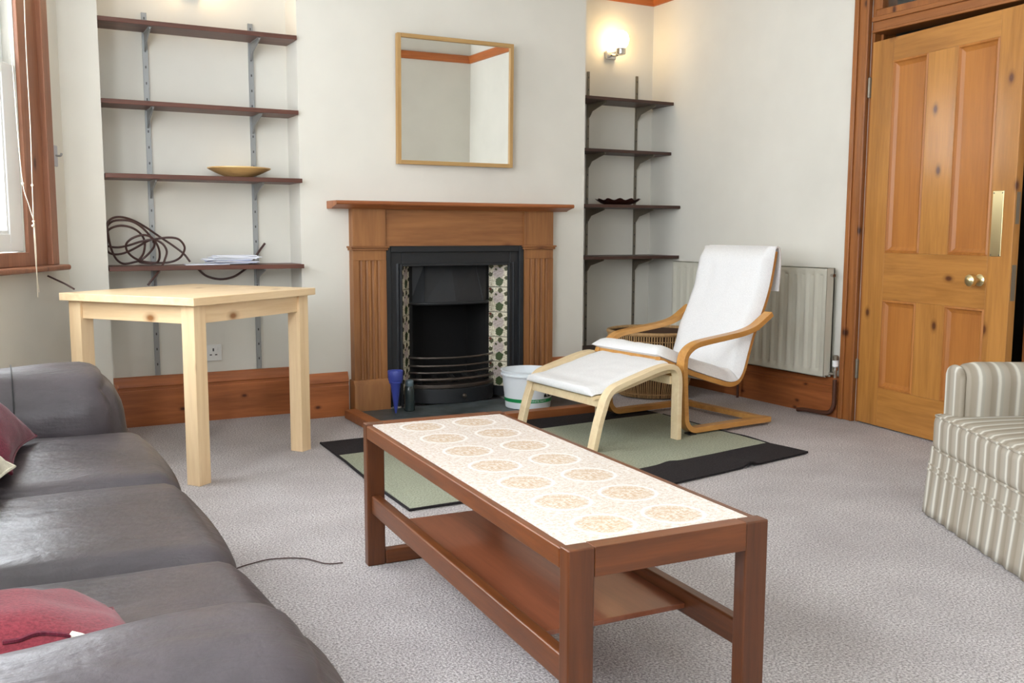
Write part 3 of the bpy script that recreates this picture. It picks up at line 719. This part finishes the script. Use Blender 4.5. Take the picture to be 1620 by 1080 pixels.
bm = BM(); tube(bm, cat(pts, 5), .0055, 8); tag(obj('coiled_hose', bm, M_HOSE, None, smooth=True), 'dark brown thin hose in loose coils on lowest window-side shelf', 'hose')
q = [hz(x, y, Y) for x, y, Y in ((1190, 275, 5.205), (1150, 330, 5.22), (1118, 378, 5.226), (1085, 425, 5.228), (1050, 455, 5.228), (980, 500, 5.228), (890, 518, 5.228), (800, 498, 5.228), (745, 455, 5.228), (720, 425, 5.228))]
bm = BM(); tube(bm, cat(q, 5), .006, 8); tag(obj('cable', bm, M_HOSE, None, smooth=True), 'dark cable sagging below the letters behind lowest teak shelf', 'cable')
pc = hz(960, 415, 5.10)
for k in range(12):
    a = random.uniform(-.22, .22); wd, dp = random.uniform(.20, .30), random.uniform(.11, .15)
    bm = BM(); box(bm, -wd/2, wd/2, -dp/2, dp/2, 0, .0036)
    for v in bm.verts:
        if v.co.x > 0: v.co.z += .0008
    o = obj('letter', bm, M_PAPER2 if k in (2, 5) else M_PAPER, None, .0006)
    o.location = (pc.x+random.uniform(-.03, .03)-(.10 if k == 0 else 0), 5.085+random.uniform(-.012, .012), zs+.0002+k*.0040); o.rotation_euler = (0, 0, a)
    tag(o, 'flat white letter in the loose pile on the hose shelf', 'letter', 'letters piled on the hose shelf')
P = px_y(379, 279, 5.10)
bm = BM(); lathe(bm, [(.045, 0), (.058, .001), (.070, .006), (.12, .026), (.152, .042), (.160, .046), (.160, .051), (.154, .052), (.12, .036), (.07, .018), (.02, .013), (.001, .013)], 48)
o = obj('wooden_dish', bm, M_BOWL, None, smooth=True); o.location = (P.x, 5.105, 1.2935); tag(o, 'shallow turned wooden dish on third teak shelf', 'dish')
P = px_y(981, 320, 5.27)
bm = BM(); lathe(bm, [(.07, 0), (.085, .002), (.12, .016), (.155, .036), (.16, .040), (.15, .038), (.11, .018), (.06, .008), (.001, .008)], 72, f=lambda r, z, a: (r*(1+.05*math.cos(12*a)*(r > .1)), z+.007*math.cos(12*a)*(r > .14)))
o = obj('scalloped_bowl', bm, M_DBOWL, None, smooth=True); o.location = (P.x, 5.295, 1.1965); o.scale = (.92, .92, .92); tag(o, 'dark carved bowl with scalloped rim on the corner shelf', 'bowl')

# ------------------------------------------------------------------ radiator
RX = 3.995; RY0, RY1, RZ0, RZ1 = 3.745, 5.095, .225, .828
t = thing('radiator', 'cream ribbed panel radiator on the door wall', 'radiator', (RX, RY0, RZ0))
rl, rh = RY1-RY0, RZ1-RZ0
bm = BM()     # pressed panel: ridge profile in plan, faded at top and bottom
n = 20; pitch = (rl-.04)/n; ys = [0]; xs = [0]
for i in range(n):
    y = .02+i*pitch
    ys += [y+pitch*.10, y+pitch*.28, y+pitch*.72, y+pitch*.90]; xs += [0, .009, .009, 0]
ys.append(rl); xs.append(0)
zz = [0, .028, .045, rh-.045, rh-.028, rh]; fz = [0, 0, 1, 1, 0, 0]
g = [[bm.verts.new((x*f_, y, z)) for x, y in zip(xs, ys)] for z, f_ in zip(zz, fz)]
for A, B in zip(g, g[1:]):
    for i in range(len(A)-1): bm.faces.new((A[i], A[i+1], B[i+1], B[i]))
obj('front_panel', bm, M_RADI, t, smooth=25)
bm = BM(); box(bm, .012, .058, 0, .004, .01, rh-.005); box(bm, .012, .058, rl-.004, rl, .01, rh-.005); box(bm, .0, .058, 0, rl, rh-.004, rh); box(bm, .050, .058, 0, rl, .0, rh); box(bm, .0, .02, 0, rl, 0, .004); box(bm, 0, .012, 0, .003, 0, rh); box(bm, 0, .012, rl-.003, rl, 0, rh)
obj('casing', bm, M_RADI, t)
bm = BM(); box(bm, .058, .087, .2, .23, .1, rh-.1); box(bm, .058, .087, rl-.23, rl-.2, .1, rh-.1); obj('wall_bracket', bm, M_RADI, t)
bm = BM(); tube(bm, [(.03, 0, rh-.04), (.03, -.018, rh-.04)], .008, 8); tube(bm, [(.03, -.018, rh-.04), (.03, -.022, rh-.04)], .011, 8); obj('bleed_valve', bm, M_CHROME, t, smooth=True)
bm = BM(); lathe(bm, [(.010, -.03), (.010, .01), (.016, .012), (.016, .03), (.010, .034)], 14, (.045, -.042, .03)); tube(bm, [(.045, -.042, .02), (.045, .002, .02)], .009, 10); v = obj('thermostat_valve', bm, M_CHROME, t, smooth=True)
bm = BM(); lathe(bm, [(.014, .062), (.017, .066), (.017, .094), (.012, .098)], 16, (.045, -.042, .0)); obj('valve_head', bm, M_WHITEP, v, smooth=True)
bm = BM(); lathe(bm, [(.012, .098), (.016, .10), (.016, .122), (.01, .126)], 16, (.045, -.042, .0)); obj('valve_cap', bm, M_BRONZE, v, smooth=True)
y0 = RY0-.042; x0 = RX+.045
bm = BM(); tube(bm, cat([(x0, y0, .215), (x0, y0, .14), (x0, y0, .08), (x0-.006, y0+.02, .035), (x0-.012, y0+.07, .022), (x0-.02, y0+.19, .018), (x0-.03, y0+.24, .012)], 6), .0115, 12)
tag(obj('radiator_pipe', bm, M_PIPE, None, smooth=True), 'brown painted pipe bending from radiator valve to the carpet', 'pipe')
bm = BM(); tube(bm, [(RX+.03, 4.46, .0), (RX+.03, 4.46, .225)], .008, 10); tag(obj('radiator_pipe', bm, M_PIPE, None, smooth=True), 'thin straight brown pipe rising under the radiator', 'pipe')

# ------------------------------------------------------------------ pine table
t = thing('dining_table', 'pale pine square-legged table in front of the window-side shelves', 'table', (.677, 3.832, 0), .644)
TA, TB, TZ = .785, .735, .759
obj('tabletop', bx(0, TA, 0, TB, TZ-.032, TZ), M_TABLE, t, .002)
o_, lw = .025, .066
for a in (o_, TA-o_-lw):
    for b in (o_, TB-o_-lw): obj('leg', bx(a, a+lw, b, b+lw, 0, TZ-.032), M_TABLEL, t, .002)
z0, z1 = TZ-.032-.075, TZ-.032
for b in (o_+.012, TB-o_-.034): obj('apron', bx(o_+lw, TA-o_-lw, b, b+.022, z0, z1), M_TABLE, t, .001)
for a in (o_+.012, TA-o_-.034): obj('apron', bx(a, a+.022, o_+lw, TB-o_-lw, z0, z1), M_TABLEY, t, .001)

# ------------------------------------------------------------------ coffee table
CW, CL, CZ = .462, 1.296, .440
t = thing('coffee_table', 'long teak coffee table with cream patterned tile top', 'coffee table', (1.158, 2.056, 0), -.054)
for sy in (-1, 1):
    y0, y1 = sorted((sy*CL/2, sy*(CL/2-.036)))
    for sx in (-1, 1):
        x0, x1 = sorted((sx*CW/2, sx*(CW/2-.056)))
        obj('leg', bx(x0, x1, y0, y1, .0, CZ+.003), M_TEAKZ, t, .004, seg=3)
    obj('end_rail', bx(-CW/2+.056, CW/2-.056, y0, y1, CZ-.055, CZ+.003), M_TEAKX, t, .0015, seg=2)
    obj('foot_rail', bx(-CW/2+.056, CW/2-.056, y0, y1, 0, .045), M_TEAKX, t, .005)
for sx in (-1, 1):
    x0, x1 = sorted((sx*CW/2, sx*(CW/2-.020)))
    obj('side_rail', bx(x0, x1, -CL/2+.036, CL/2-.036, CZ-.042, CZ-.001), M_TEAK, t, .004)
    x0, x1 = sorted((sx*(CW/2-.012), sx*(CW/2-.042)))
    obj('stretcher', bx(x0, x1, -CL/2+.036, CL/2-.036, .165, .222), M_TEAK, t, .006, seg=3)
obj('magazine_shelf', bx(-CW/2+.042, CW/2-.042, -.43, .43, .182, .194), M_TSHELF, t, .002)
obj('top_board', bx(-CW/2+.02, CW/2-.02, -CL/2+.036, CL/2-.036, CZ-.03, CZ-.008), M_TEAK, t)
iw, il = CW-.04, CL-.072; ny = 7; ty = il/ny; tx = .168; bw = (iw-2*tx)/2
me = None
for j in range(ny):
    for i in range(2):
        cx, cy = (-.5+i)*tx, -il/2+(j+.5)*ty
        if me is None:
            o = obj('tile', bx(-tx/2+.0006, tx/2-.0006, -ty/2+.0006, ty/2-.0006, 0, .008), M_TILECT, t); me = o.data
        else:
            o = bpy.data.objects.new('tile', me); COL.objects.link(o); o.parent = t
        o.location = (cx, cy, CZ-.008)
me = None
M_TILEB = mat('border_tile', C(238, 233, 226), .22); w = N(M_TILEB); w.base(w.ramp(w.noise(w.coord(), 120, 3, .6, 1), [(.42, C(228, 221, 214)), (.64, C(206, 188, 171))]))
for sx in (-1, 1):
    for j in range(ny):
        if me is None:
            o = obj('border_tile', bx(-bw/2+.0006, bw/2-.0006, -ty/2+.0006, ty/2-.0006, 0, .008), M_TILEB, t); me = o.data
        else:
            o = bpy.data.objects.new('border_tile', me); COL.objects.link(o); o.parent = t
        o.location = (sx*(tx+bw/2), -il/2+(j+.5)*ty, CZ-.008)

# ------------------------------------------------------------------ rug
t = thing('rug', 'sage green rug with wide black bands under the armchair footstool', 'rug', (2.3, 3.75, 0))
def sheet(bm, quad, nx, ny, th=.007, fz=None):
    A, B, Cc, D = [Vector((p[0]-2.3, p[1]-3.75)) for p in quad]   # A->B along x, D->C
    gt = {}
    for i in range(nx+1):
        for j in range(ny+1):
            s, r = i/nx, j/ny; p = (A*(1-s)+B*s)*(1-r)+(D*(1-s)+Cc*s)*r
            z = th+(fz(p.x+2.3, p.y+3.75, s, r) if fz else 0)
            gt[i, j] = bm.verts.new((p.x, p.y, z)); gt[i, j, 0] = bm.verts.new((p.x, p.y, .0005+max(0, z-th-.001)))
    for i in range(nx):
        for j in range(ny):
            bm.faces.new((gt[i, j], gt[i+1, j], gt[i+1, j+1], gt[i, j+1])); bm.faces.new((gt[i, j, 0], gt[i, j+1, 0], gt[i+1, j+1, 0], gt[i+1, j, 0]))
    for i in range(nx):
        for j in (0, ny): bm.faces.new((gt[i, j], gt[i+1, j], gt[i+1, j, 0], gt[i, j, 0]))
    for j in range(ny):
        for i in (0, nx): bm.faces.new((gt[i, j], gt[i, j+1], gt[i, j+1, 0], gt[i, j, 0]))
wav = lambda x, y, s, r: .0015*(noise.noise(Vector((x*5, y*5, 0)))+.5)
bm = BM(); sheet(bm, [(1.30, 3.165), (3.25, 3.165), (3.25, 4.25), (1.335, 4.11)], 40, 24, .007, wav); obj('rug_field', bm, M_RUG, t, smooth=True)
bm = BM(); sheet(bm, [(1.335, 4.10), (3.25, 4.24), (3.22, 4.425), (1.345, 4.395)], 30, 6, .008, wav); obj('rug_band', bm, M_RUGB, t, smooth=True)
def band(x, y, s, r):
    e = math.exp(-((x-2.86)/.035)**2)*max(0, 1-r*1.6)*.016+math.exp(-((x-2.45-.12)/.05)**2)*r*.008
    return .002+e+.003*max(0, (s-.93)/.07)*max(0, 1-r)+wav(x, y, s, r)
bm = BM(); sheet(bm, [(1.80, 2.90), (3.275, 3.141), (3.25, 3.378), (1.80, 3.16)], 60, 8, .008, band); obj('rug_band', bm, M_RUGB, t, smooth=True)
bm = BM(); tube(bm, [(1.342-2.3, 4.39-3.75, .006), (1.325-2.3, 3.96-3.75, .007), (1.300-2.3, 3.6-3.75, .007), (1.293-2.3, 3.155-3.75, .007), (1.5-2.3, 3.158-3.75, .007), (1.82-2.3, 3.158-3.75, .007)], .0055, 8)
obj('binding', bm, M_RUGB, t, smooth=True)
bm = BM(); tube(bm, cat([(3.25-2.3, 3.37-3.75, .007), (3.262-2.3, 3.54-3.75, .007), (3.245-2.3, 3.7-3.75, .007), (3.25-2.3, 4.2-3.75, .007)], 6), .005, 8)
obj('binding', bm, M_RUGB, t, smooth=True)
bm = BM(); tube(bm, cat([(.60, 2.845, .004), (.64, 2.862, .004), (.715, 2.877, .004), (.804, 2.836, .004), (.851, 2.759, .004), (.90, 2.74, .004)], 6), .002, 6)
tag(obj('floor_cable', bm, M_HOSE, None, smooth=True), 'thin dark cable on the carpet between sofa and coffee table', 'cable')

# ------------------------------------------------------------------ bentwood armchair and footstool
A_ = math.radians(4.5)
ch = thing('bentwood_armchair', 'honey bentwood cantilever armchair with white canvas cushion', 'armchair', (3.008, 3.68, .004), A_)
RU = .022      # sits on the rug / carpet
def arm_path():
    P = [(.60, .018+.008), (.40, .026), (.20, .026), (.06, .026)]
    for k in range(1, 8):
        a = PI/2*k/8; P.append((.06-.07*math.sin(a), .096-.07*math.cos(a)))
    P += [(-.014, .12), (-.022, .22), (-.028, .32), (-.030, .36)]
    q = cat([(-.030, .36), (-.020, .405), (.012, .438), (.06, .458), (.14, .470), (.26, .483), (.38, .498), (.47, .522), (.54, .562), (.585, .590)], 5)
    return P+[(p.x, p.y) for p in [Vector((a, b)) for a, b in [(v.x, v.y) for v in q]]][1:]
def cat2(p, n=5): return [(v.x, v.y) for v in cat([(a, b, 0) for a, b in p], n)]
def arm_path():
    P = [(.60, .026), (.40, .026), (.20, .026), (.06, .026)]
    for k in range(1, 8):
        a = PI/2*k/8; P.append((.06-.072*math.sin(a), .098-.072*math.cos(a)))
    P += [(-.014, .13), (-.020, .22), (-.026, .32)]
    return P+cat2([(-.028, .36), (-.020, .405), (.012, .438), (.06, .458), (.14, .470), (.26, .483), (.38, .498), (.47, .522), (.54, .562), (.585, .590)])
AP = arm_path()
for v0 in (0, .600):
    bm = BM(); ribbon(bm, AP, v0, v0+.055, .028); obj('arm_frame', bm, M_BEECH, ch, .003)
    bm = BM(); box(bm, .02, .06, v0+.005, v0+.05, .004, .0125); obj('floor_glide', bm, M_BLACKP, ch)
obj('rear_stretcher', bx(.545, .59, .055, .600, .012, .040), M_BEECH, ch, .003)
obj('front_stretcher', bx(.0, .03, .055, .600, .26, .305), M_BEECH, ch, .003)
BP = cat2([(.672, .915), (.655, .82), (.628, .71), (.585, .60), (.525, .485), (.487, .38), (.455, .285), (.415, .235), (.35, .225), (.25, .252), (.085, .305), (-.03, .350), (-.14, .392)], 6)
for v0 in (.070, .553):
    bm = BM(); ribbon(bm, BP, v0, v0+.032, .026); obj('seat_frame', bm, M_BEECH, ch, .003)
bm = BM(); ribbon(bm, [p for p in BP if p[0] > .3 or p[1] < .5][6:-6], .102, .553, .004); obj('webbing', bm, M_CANVAS, ch)
for u, z in ((.664, .87), (-.12, .384)): obj('cross_slat', bx(u-.012, u+.012, .102, .553, z-.02, z+.02), M_BEECH, ch, .003)
obj('cross_slat', bx(.53, .55, .0551, .600, .50, .545), M_BEECH, ch, .003)
def strip_cushion(name, prof, v0, v1, th, par, wr=.005, edge=.06, crease=None):
    """padded strip following prof (u, z); pad lies on the left normal side"""
    n = len(prof); nv = 22; bm = BM(); top = []; bot = []
    for i, (u, z) in enumerate(prof):
        a = prof[max(i-1, 0)]; b = prof[min(i+1, n-1)]; t = Vector((b[0]-a[0], b[1]-a[1])).normalized(); nn = Vector((t.y, -t.x))
        s = i/(n-1); es = min(1, min(s, 1-s)/.05)
        es = math.sqrt(max(0, 1-(1-es)**2)); R1, R2 = [], []
        for j in range(nv+1):
            q = -1+2*j/nv; eq = math.sqrt(max(0, 1-max(0, (abs(q)-.80)/.20)**2))
            k = eq*(.25+.75*es) if es < 1 else eq
            h = th*k+wr*noise.noise(Vector((s*14, q*5, 1)))*k
            h -= .004*k*math.exp(-((q+.02)/.03)**2)+.004*k*math.exp(-((abs(q)-.5)/.03)**2)
            if crease is not None: h -= .016*k*math.exp(-((s-crease)/.012)**2)
            v = (v0+v1)/2+(v1-v0)/2*q
            R1.append(bm.verts.new((u+nn.x*h, v, z+nn.y*h))); R2.append(bm.verts.new((u-nn.x*.006*k, v, z-nn.y*.006*k)))
        top.append(R1); bot.append(R2)
    for G in (top, bot):
        for A, B in zip(G, G[1:]):
            for j in range(nv): bm.faces.new((A[j], A[j+1], B[j+1], B[j]))
    for i in range(n-1):
        for j in (0, nv): bm.faces.new((top[i][j], top[i+1][j], bot[i+1][j], bot[i][j]))
    for i in (0, n-1):
        for j in range(nv): bm.faces.new((top[i][j], top[i][j+1], bot[i][j+1], bot[i][j]))
    return obj(name, bm, M_CANVAS, par, smooth=60)
# cushion sits in front of / above the frame: path offset by half the frame thickness
def offs(prof, d):
    out = []
    for i, (u, z) in enumerate(prof):
        a = prof[max(i-1, 0)]; b = prof[min(i+1, len(prof)-1)]; t = Vector((b[0]-a[0], b[1]-a[1])).normalized(); out.append((u+t.y*d, z-t.x*d))
    return out
CP = [(.676, .935)]+BP[2:]+[(-.165, .402)]
# clockwise side test: travelling down the back then forward, the sitter is on the right-hand normal (t.y, -t.x)
CPo = offs(CP, .016)
strip_cushion('cushion', CPo, .062, .592, .062, ch, crease=.57)
fl = cat2([(.672, .930), (.690, .938), (.706, .925), (.714, .88), (.714, .80), (.706, .70)], 5)
bm = BM(); ribbon(bm, fl, .075, .58, .012); obj('cushion_flap', bm, M_CANVAS, ch, .005)

fs = thing('bentwood_footstool', 'pale birch bentwood footstool with white canvas cushion', 'footstool', (2.395, 3.60, .009), A_*.6)
zf = .0
SP = cat2([(.005, zf), (.035, .12), (.062, .20), (.080, .245), (.115, .280), (.17, .300), (.26, .325), (.36, .352), (.43, .364), (.475, .360), (.503, .335), (.512, .29), (.512, .20), (.512, .10), (.512, zf)], 5)
for v0 in (0, .630):
    bm = BM(); ribbon(bm, SP, v0, v0+.052, .027); obj('side_frame', bm, M_BIRCH, fs, .003)
obj('front_rail', bx(.058, .082, .052, .630, .195, .235), M_BIRCH, fs, .003); obj('back_rail', bx(.488, .51, .052, .630, .27, .31), M_BIRCH, fs, .003)
SC = cat2([(.505, .350), (.45, .345), (.36, .325), (.27, .302), (.18, .280), (.10, .262), (.045, .258), (.02, .252)], 5)
strip_cushion('cushion', SC, .054, .628, .034, fs, .002)
for v0 in (.054, .612):
    bm = BM(); ribbon(bm, offs(SC, -.015), v0, v0+.016, .016); obj('seat_batten', bm, M_BIRCH, fs)

# ------------------------------------------------------------------ wicker basket
bk = thing('wicker_basket', 'round brown wicker basket standing behind the bentwood armchair', 'basket', (3.62, 4.80, 0))
Rb = lambda z: .205+.075*math.sin(min(1, z/.40)*PI/2)
bm = BM(); lathe(bm, [(.19, .004), (Rb(0)-.006, .012)]+[(Rb(z)-.007, z) for z in (.1, .2, .3, .4)]+[(Rb(.4)-.02, .40), (Rb(.2)-.02, .2), (.17, .02)], 40); obj('basket_body', bm, M_WICKIN, bk, smooth=True)
sb = BM(); tube(sb, [(Rb(z)*1, 0, z) for z in (.008, .1, .2, .3, .40)], .0042, 5)
s0 = obj('stake', sb, M_WICK, bk, smooth=True)
NS = 110
for k in range(1, NS):
    o = bpy.data.objects.new('stake', s0.data); COL.objects.link(o); o.parent = bk; o.rotation_euler = (0, 0, 2*PI*k/NS+random.uniform(-.008, .008))
for z in (.03, .14, .26, .36):
    bm = BM(); tube(bm, [((Rb(z)+.003)*math.cos(2*PI*i/60), (Rb(z)+.003)*math.sin(2*PI*i/60), z+.002*(i % 2)) for i in range(60)], .003, 5, True); obj('weave_row', bm, M_WICK, bk, smooth=True)
bm = BM(); tube(bm, [(Rb(.4)*math.cos(2*PI*i/60), Rb(.4)*math.sin(2*PI*i/60), .405) for i in range(60)], .012, 8, True); obj('rim', bm, M_WICK, bk, smooth=True)

# ------------------------------------------------------------------ leather sofa
so = thing('leather_sofa', 'dark brown leather three-seat sofa along the bay window', 'sofa', (-.1, 2.05, 0))
OXs, OYs = -.1, 2.05
SF = .372   # seat front in world x
def sofa_soft(nm, x0, x1, y0, y1, z0, z1, r, fn=None, cuts=16, par=so):
    bm = BM(); soft(bm, (x1-x0)/2, (y1-y0)/2, (z1-z0)/2, r, cuts, fn, ((x0+x1)/2-OXs, (y0+y1)/2-OYs, (z0+z1)/2)); return obj(nm, bm, M_LEATHER, par, smooth=80)
sofa_soft('base', -.52, .335, .95, 3.17, .05, .30, .03)
def crown(seed, amt=.024):
    def f(p, q):
        k = (1-q.x**2)*(1-q.y**2)
        if q.z > 0: p.z += amt*k**.6+.010*noise.noise(Vector((p.x*5+seed, p.y*7, seed)))*k**.4+.004*math.sin(p.y*60+6*noise.noise(Vector((p.x*6, p.y*3, seed))))*max(0, 1-abs(p.x+.05)*4)*k
        if q.x > .5: p.x += .02*(1-q.y**2)*(1-q.z**2)
        return p
    return f
for k, (y0, y1) in enumerate(((2.335, 2.955), (1.735, 2.325), (1.13, 1.727))):
    sofa_soft('seat_cushion', -.36, SF, y0, y1, .29, .435, .055, crown(k*3.1), 22)
def armfn(p, q):   # roll the top outwards and droop the front corner
    return p
for y0, y1 in ((.80, 1.125), (2.965, 3.315)):
    a = sofa_soft('arm', -.50, .345, y0, y1, .05, .615, .135, lambda p, q: Vector((p.x-.03*max(0, q.z)*max(0, q.x)**6, p.y, p.z+.012*noise.noise(Vector((p.x*4, p.y*5, 2))))), 22)
    bm = BM(); ym = (y0+y1)/2; hw = (y1-y0)/2+.001
    loop = [(.03-OXs, ym+s*hw-OYs, .30+k*.02) for s in (1,) for k in range(9)]
    arc = [(.03-OXs, ym-OYs+(hw-.134)*math.copysign(1, math.cos(a2))*(abs(math.cos(a2)) > .02)+.136*math.cos(a2), .482+.137*math.sin(a2)) for a2 in [PI*i/16 for i in range(17)]]
    if y0 < 2: bm.free(); continue
    tube(bm, [(.03-OXs, ym+hw-OYs, .25)]+arc+[(.03-OXs, ym-hw-OYs, .25)], .0018, 6); obj('seam', bm, M_BLACKP, a, smooth=True)
sofa_soft('backrest', -.60, -.36, .98, 3.14, .05, .80, .09)
for k, (y0, y1) in enumerate(((2.34, 2.95), (1.74, 2.32), (1.14, 1.72))):
    sofa_soft('back_cushion', -.40, -.20, y0, y1, .42, .86, .08, None, 14)
for x in (-.5, .26):
    for y in (1.0, 3.1): obj('foot', bx(x-OXs, x+.05-OXs, y-OYs, y+.05-OYs, 0, .055), M_TEAKZ, so, .004)

def throw(nm, label, m, loc, rot, a, h, seed, grp=None, parts=None):
    t = thing(nm, label, 'cushion', loc, 0, grp); t.rotation_euler = rot
    bm = BM(); pillow(bm, a, a, h, 22, .012, seed); c = obj('cushion_cover', bm, m, t, smooth=True)
    bm = BM(); n = 10; e = []
    for i in range(n): e.append((-1+2*i/n, -1))
    for i in range(n): e.append((1, -1+2*i/n))
    for i in range(n): e.append((1-2*i/n, 1))
    for i in range(n): e.append((-1, 1-2*i/n))
    tube(bm, [(a*u*(1-.10*(1-v*v)*abs(u)), a*v*(1-.10*(1-u*u)*abs(v)), 0) for u, v in e], .004, 6, True); obj('piping', bm, m, t, smooth=True)
    return t
R_ = math.radians
throw('throw_cushion', 'maroon velvet cushion leaning on the sofa back near the far arm', M_MAROON, (-.125, 2.625, .592), (0, R_(35), R_(-9)), .21, .075, 1)
throw('throw_cushion', 'cream cotton cushion leaning beside the maroon velvet cushion', M_CREAM, (-.165, 2.235, .585), (R_(4), R_(36), R_(-9)), .185, .055, 2)
t = throw('throw_cushion', 'faded red velvet cushion with zip, beside the sofa near arm', M_RED, (-.035, 1.290, .515), (R_(-10), R_(8), R_(4)), .185, .062, 3)
Tw = Matrix.Translation(t.location) @ t.rotation_euler.to_matrix().to_4x4(); Ti = Tw.inverted()
from mathutils.bvhtree import BVHTree
cov = [c for c in t.children if c.name.startswith('cushion_cover')][0].data
bvh = BVHTree.FromPolygons([Tw @ v.co for v in cov.vertices], [tuple(p.vertices) for p in cov.polygons])
def on_cushion(x, y, lift=.004):
    d = ray(x, y).normalized(); h = bvh.ray_cast(CAM, d)
    return Ti @ ((h[0] if h[0] else px_z(x, y, .53))-d*lift)
bm = BM(); tube(bm, cat([on_cushion(x, y, .0015) for x, y in ((4, 1016), (30, 1012), (58, 1002), (92, 1003), (112, 1006))], 5), .0028, 6); obj('zip_seam', bm, M_MAROON, t, smooth=True)
bm = BM(); tube(bm, [on_cushion(x, y) for x, y in ((112, 1002), (126, 1008), (141, 1016))], lambda k: .0035+.004*k, 8); obj('zip_pull', bm, M_CREAM, t, smooth=True)

# ------------------------------------------------------------------ striped armchair
ux = Vector((.878, -.478, 0)); rz = math.atan2(ux.y, ux.x)     # local x = depth (to the back), local y = +width towards the door
ac = thing('striped_armchair', 'taupe and cream striped armchair with gathered skirt by the door', 'armchair', (2.962, 2.264, 0), rz)
AW, AD = .80, .78        # local y runs from -AW to 0 (0 = far side by the door)
def asoft(nm, x0, x1, y0, y1, z0, z1, r, m, fn=None, cuts=14, par=ac):
    bm = BM(); soft(bm, (x1-x0)/2, (y1-y0)/2, (z1-z0)/2, r, cuts, fn, ((x0+x1)/2, (y0+y1)/2, (z0+z1)/2)); return obj(nm, bm, m, par, smooth=70)
asoft('base', .03, AD-.02, -AW+.02, -.02, .02, .27, .02, M_STRV)
cush = asoft('seat_cushion', .0, .60, -AW+.005, -.005, .235, .375, .035, M_STRV, lambda p, q: Vector((p.x, p.y, p.z+(.02*(1-q.x**2)*(1-q.y**2) if q.z > 0 else 0))), 18)
bm = BM(); e = .006
for z in (.246, .366): tube(bm, [(e+.03, -.012, z), (.012, -.022, z), (.005, -.04, z), (.004, -AW/2, z), (.005, -AW+.04, z), (.012, -AW+.022, z), (.05, -AW+.010, z)], .0045, 6)
obj('piping', bm, M_STRV, cush, smooth=True)
def skirt(nm, p0, p1, nrm, z0, z1, m, amp=.0035, flare=.022):
    bm = BM(); p0 = Vector(p0); p1 = Vector(p1); nrm = Vector(nrm); L = (p1-p0).length; n = int(L/.008); rows = 8; g = []
    for j in range(rows+1):
        r = j/rows; z = z1+(z0-z1)*r; row = []
        for i in range(n+1):
            s = i/n; w_ = amp*r*(math.sin(s*L*78+1.5*noise.noise(Vector((s*6, r, 0))))+.6*noise.noise(Vector((s*9, r*2, 4))))
            p = p0+(p1-p0)*s+nrm*(flare*r+w_+.002); row.append(bm.verts.new((p.x, p.y, z)))
        g.append(row)
    for A, B in zip(g, g[1:]):
        for i in range(n): bm.faces.new((A[i], A[i+1], B[i+1], B[i]))
    o = obj(nm, bm, m, ac, smooth=80); k = o.modifiers.new('thickness', 'SOLIDIFY'); k.thickness = .004; return o
skirt('skirt', (.012, -AW+.0, 0), (.012, 0, 0), (-1, 0, 0), .004, .25, M_STRV)
skirt('skirt', (.012, 0, 0), (AD, 0, 0), (0, 1, 0), .004, .25, M_STRU)
skirt('skirt', (.012, -AW, 0), (AD, -AW, 0), (0, -1, 0), .004, .25, M_STRU)
bm = BM()
for z, o_2 in ((.185, -.001), (.165, -.003)): tube(bm, [(.004+o_2, -AW+.002, z), (.002+o_2, -AW/2, z), (.004+o_2, -.002, z)], .004, 6)
obj('skirt_seam', bm, M_STRV, ac, smooth=True)
for y0, y1 in ((-.125, .012), (-AW-.012, -AW+.125)):
    a = asoft('arm', .055, AD-.06, y0, y1, .20, .565, .066, M_STRU, lambda p, q: Vector((p.x, p.y*(1+.10*q.z), p.z)))
    asoft('arm_front', .045, .075, y0+.010, y1-.010, .25, .555, .0148, M_STRV, lambda p, q, hw=(y1-y0)/2: Vector((p.x, p.y, p.z-(.045*(abs(p.y)/hw)**2.5 if q.z > .3 else 0))), 12, a)
asoft('backrest', .58, AD+.03, -AW+.02, -.02, .20, .86, .09, M_STRV)
asoft('back_cushion', .46, .62, -AW+.14, -.14, .36, .80, .07, M_STRV)
